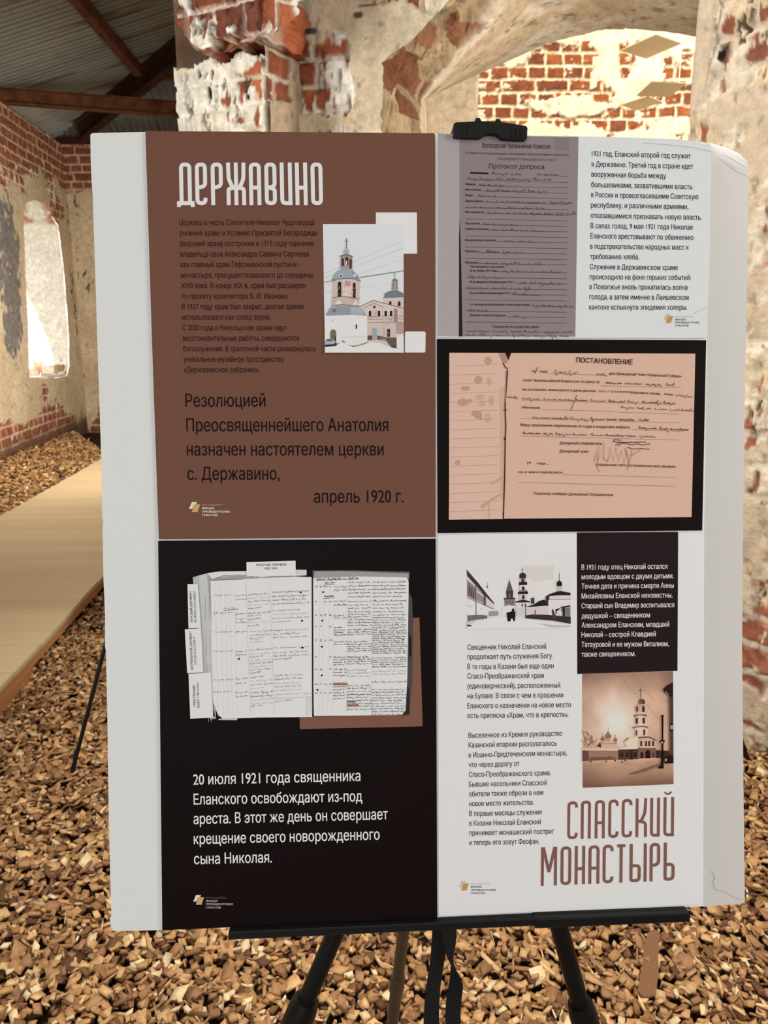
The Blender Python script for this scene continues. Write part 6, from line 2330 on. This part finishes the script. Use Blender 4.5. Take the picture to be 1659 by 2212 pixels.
# top clamp gripping the board's upper edge
mc = MB(base)
prof = [(981, 266), (986, 264), (1020, 262.5), (1026, 262), (1028, 254.5), (1037, 255), (1040, 261.5), (1069, 263), (1072, 256.5), (1080, 257.2), (1083, 264), (1110, 267.5), (1136, 272), (1139.5, 276),
        (1138.5, 298), (1134, 300), (1088, 298.3), (1083, 296), (1074, 289), (1062, 286.5), (1050, 287.5), (1042, 293), (1037, 295.5), (990, 294.5), (981, 293), (979.5, 280)]
n = len(prof)
fr = PX([p[0] for p in prof], [p[1] for p in prof], 0.011)
bk_ = fr.copy()
bk_[:, 2] = TH + 0.0006
vs = [BW(*p) for p in np.vstack([fr, bk_])]
mc.add(vs, [tuple(range(n - 1, -1, -1)), tuple(range(n, 2 * n))] + [(i, (i + 1) % n, n + (i + 1) % n, n + i) for i in range(n)])
# bridge over the edge and rear jaw
tp = [(981, 266), (1138, 273), (1138, 284), (981, 280)]
q1 = PX([p[0] for p in tp], [p[1] for p in tp], 0.0105)
q2 = q1.copy()
q2[:, 2] = -0.024
mc.add([BW(*p) for p in np.vstack([q1, q2])], [(3, 2, 1, 0), (4, 5, 6, 7)] + [(i, (i + 1) % 4, 4 + (i + 1) % 4, 4 + i) for i in range(4)])
tp = [(990, 268), (1130, 274), (1130, 312), (990, 308)]
q1 = PX([p[0] for p in tp], [p[1] for p in tp], -0.0095)
q2 = q1.copy()
q2[:, 2] = -0.026
mc.add([BW(*p) for p in np.vstack([q1, q2])], [(3, 2, 1, 0), (4, 5, 6, 7)] + [(i, (i + 1) % 4, 4 + (i + 1) % 4, 4 + i) for i in range(4)])
# ridges on the clamp face
for x in (1000, 1010, 1105, 1115, 1125):
    a_, b_ = PX(x, 270 + (x - 1000) * 0.05, 0.0113), PX(x - 0.5, 291 + (x - 1000) * 0.04, 0.0113)
    mc.tube([BW(*a_), BW(*b_)], 0.0006, 6)
mc.build('top_clamp', M_BLACK, easel)


def strap(pts, widths, name):
    """webbing hanging from the ledge; pts pixel + height above board plane, twist in degrees"""
    vs, fs = [], []
    th = 0.0008
    # ease the bends
    k0 = np.arange(len(pts))
    kk = np.linspace(0, len(pts) - 1, 5 * (len(pts) - 1) + 1)
    a_ = np.array(pts, float)
    a2 = np.stack([np.interp(kk, k0, a_[:, j]) for j in range(4)], -1)
    for _ in range(3):
        a2[1:-1] = (a2[:-2] + 2 * a2[1:-1] + a2[2:]) / 4
    widths = list(np.interp(kk, k0, widths))
    pts = [tuple(q) for q in a2]
    for (x, y, wz, tw), wd in zip(pts, widths):
        c = sight(x, y, w=wz)
        a = math.radians(tw)
        ax = e_u * math.cos(a) + e_n * math.sin(a)
        nn = np.cross(ax, e_v)
        for s1_, s2_ in ((-1, -1), (1, -1), (1, 1), (-1, 1)):
            vs.append(c + ax * s1_ * wd / 2 + nn * s2_ * th - base)
    n = len(pts)
    for i in range(n - 1):
        for k in range(4):
            k2 = (k + 1) % 4
            fs.append((i * 4 + k, i * 4 + k2, i * 4 + 4 + k2, i * 4 + 4 + k))
    fs += [(0, 1, 2, 3), (4 * n - 1, 4 * n - 2, 4 * n - 3, 4 * n - 4)]
    return mesh_obj(name, vs, fs, M_STRAP, easel, smooth=False)


strap([(951, 1985, -0.02, 8), (950, 2030, -0.02, 6), (944, 2080, -0.02, 4), (936, 2130, -0.02, 2), (932, 2180, -0.02, 0), (931, 2240, -0.02, 0), (930, 2320, -0.02, 0)],
      [0.0165, 0.017, 0.0155, 0.0155, 0.0165, 0.017, 0.017], 'strap')
strap([(969, 1985, -0.014, -10), (970, 2020, -0.014, -15), (973, 2050, -0.014, -45), (977, 2078, -0.014, -80), (984, 2100, -0.014, -115), (986, 2125, -0.014, -140), (980, 2160, -0.014, -160), (978, 2190, -0.014, -178), (980, 2240, -0.014, -180), (960, 2320, -0.018, -180)],
      [0.0165] * 10, 'strap')

# two more easels standing behind the board: only a leg of one and a foot of the other show
for lab, ap, feet in [
        ('thin black easel at left, one slender leg and foot showing beside the board', sight(385, 790, Y=2.62), [sight(150, 1690, z=0), np.array([-0.30, 2.42, 0]), np.array([-0.62, 3.10, 0])]),
        ('black easel at right, one foot showing at the base of the brick pier', sight(1330, 800, Y=2.30), [sight(1618, 1655, z=0), np.array([0.35, 2.25, 0]), np.array([0.70, 2.85, 0])])]:
    b3 = np.array([ap[0], ap[1], 0.0])
    e3 = empty('easel', b3)
    tag(e3, lab, 'easel', 'easels standing behind the board')
    for f in feet:
        leg(e3, b3, ap, f, 0.0085 if 'thin' in lab else 0.010, M_BLACKM, 0.42 if 'thin' in lab else 0.6, 0.92 if 'thin' in lab else 1.2)
    m = MB(b3)
    m.tube([ap - np.array([0, 0, 0.05]), ap + np.array([0, 0, 0.25])], 0.010, 14)
    m.build('mast', M_BLACKM, e3, auto=35)
    m = MB(b3)
    m.tube([ap + np.array([0, 0, -0.03]), ap + np.array([0, 0, 0.03])], 0.024, 16)
    m.build('hub', M_BLACK, e3, auto=35)
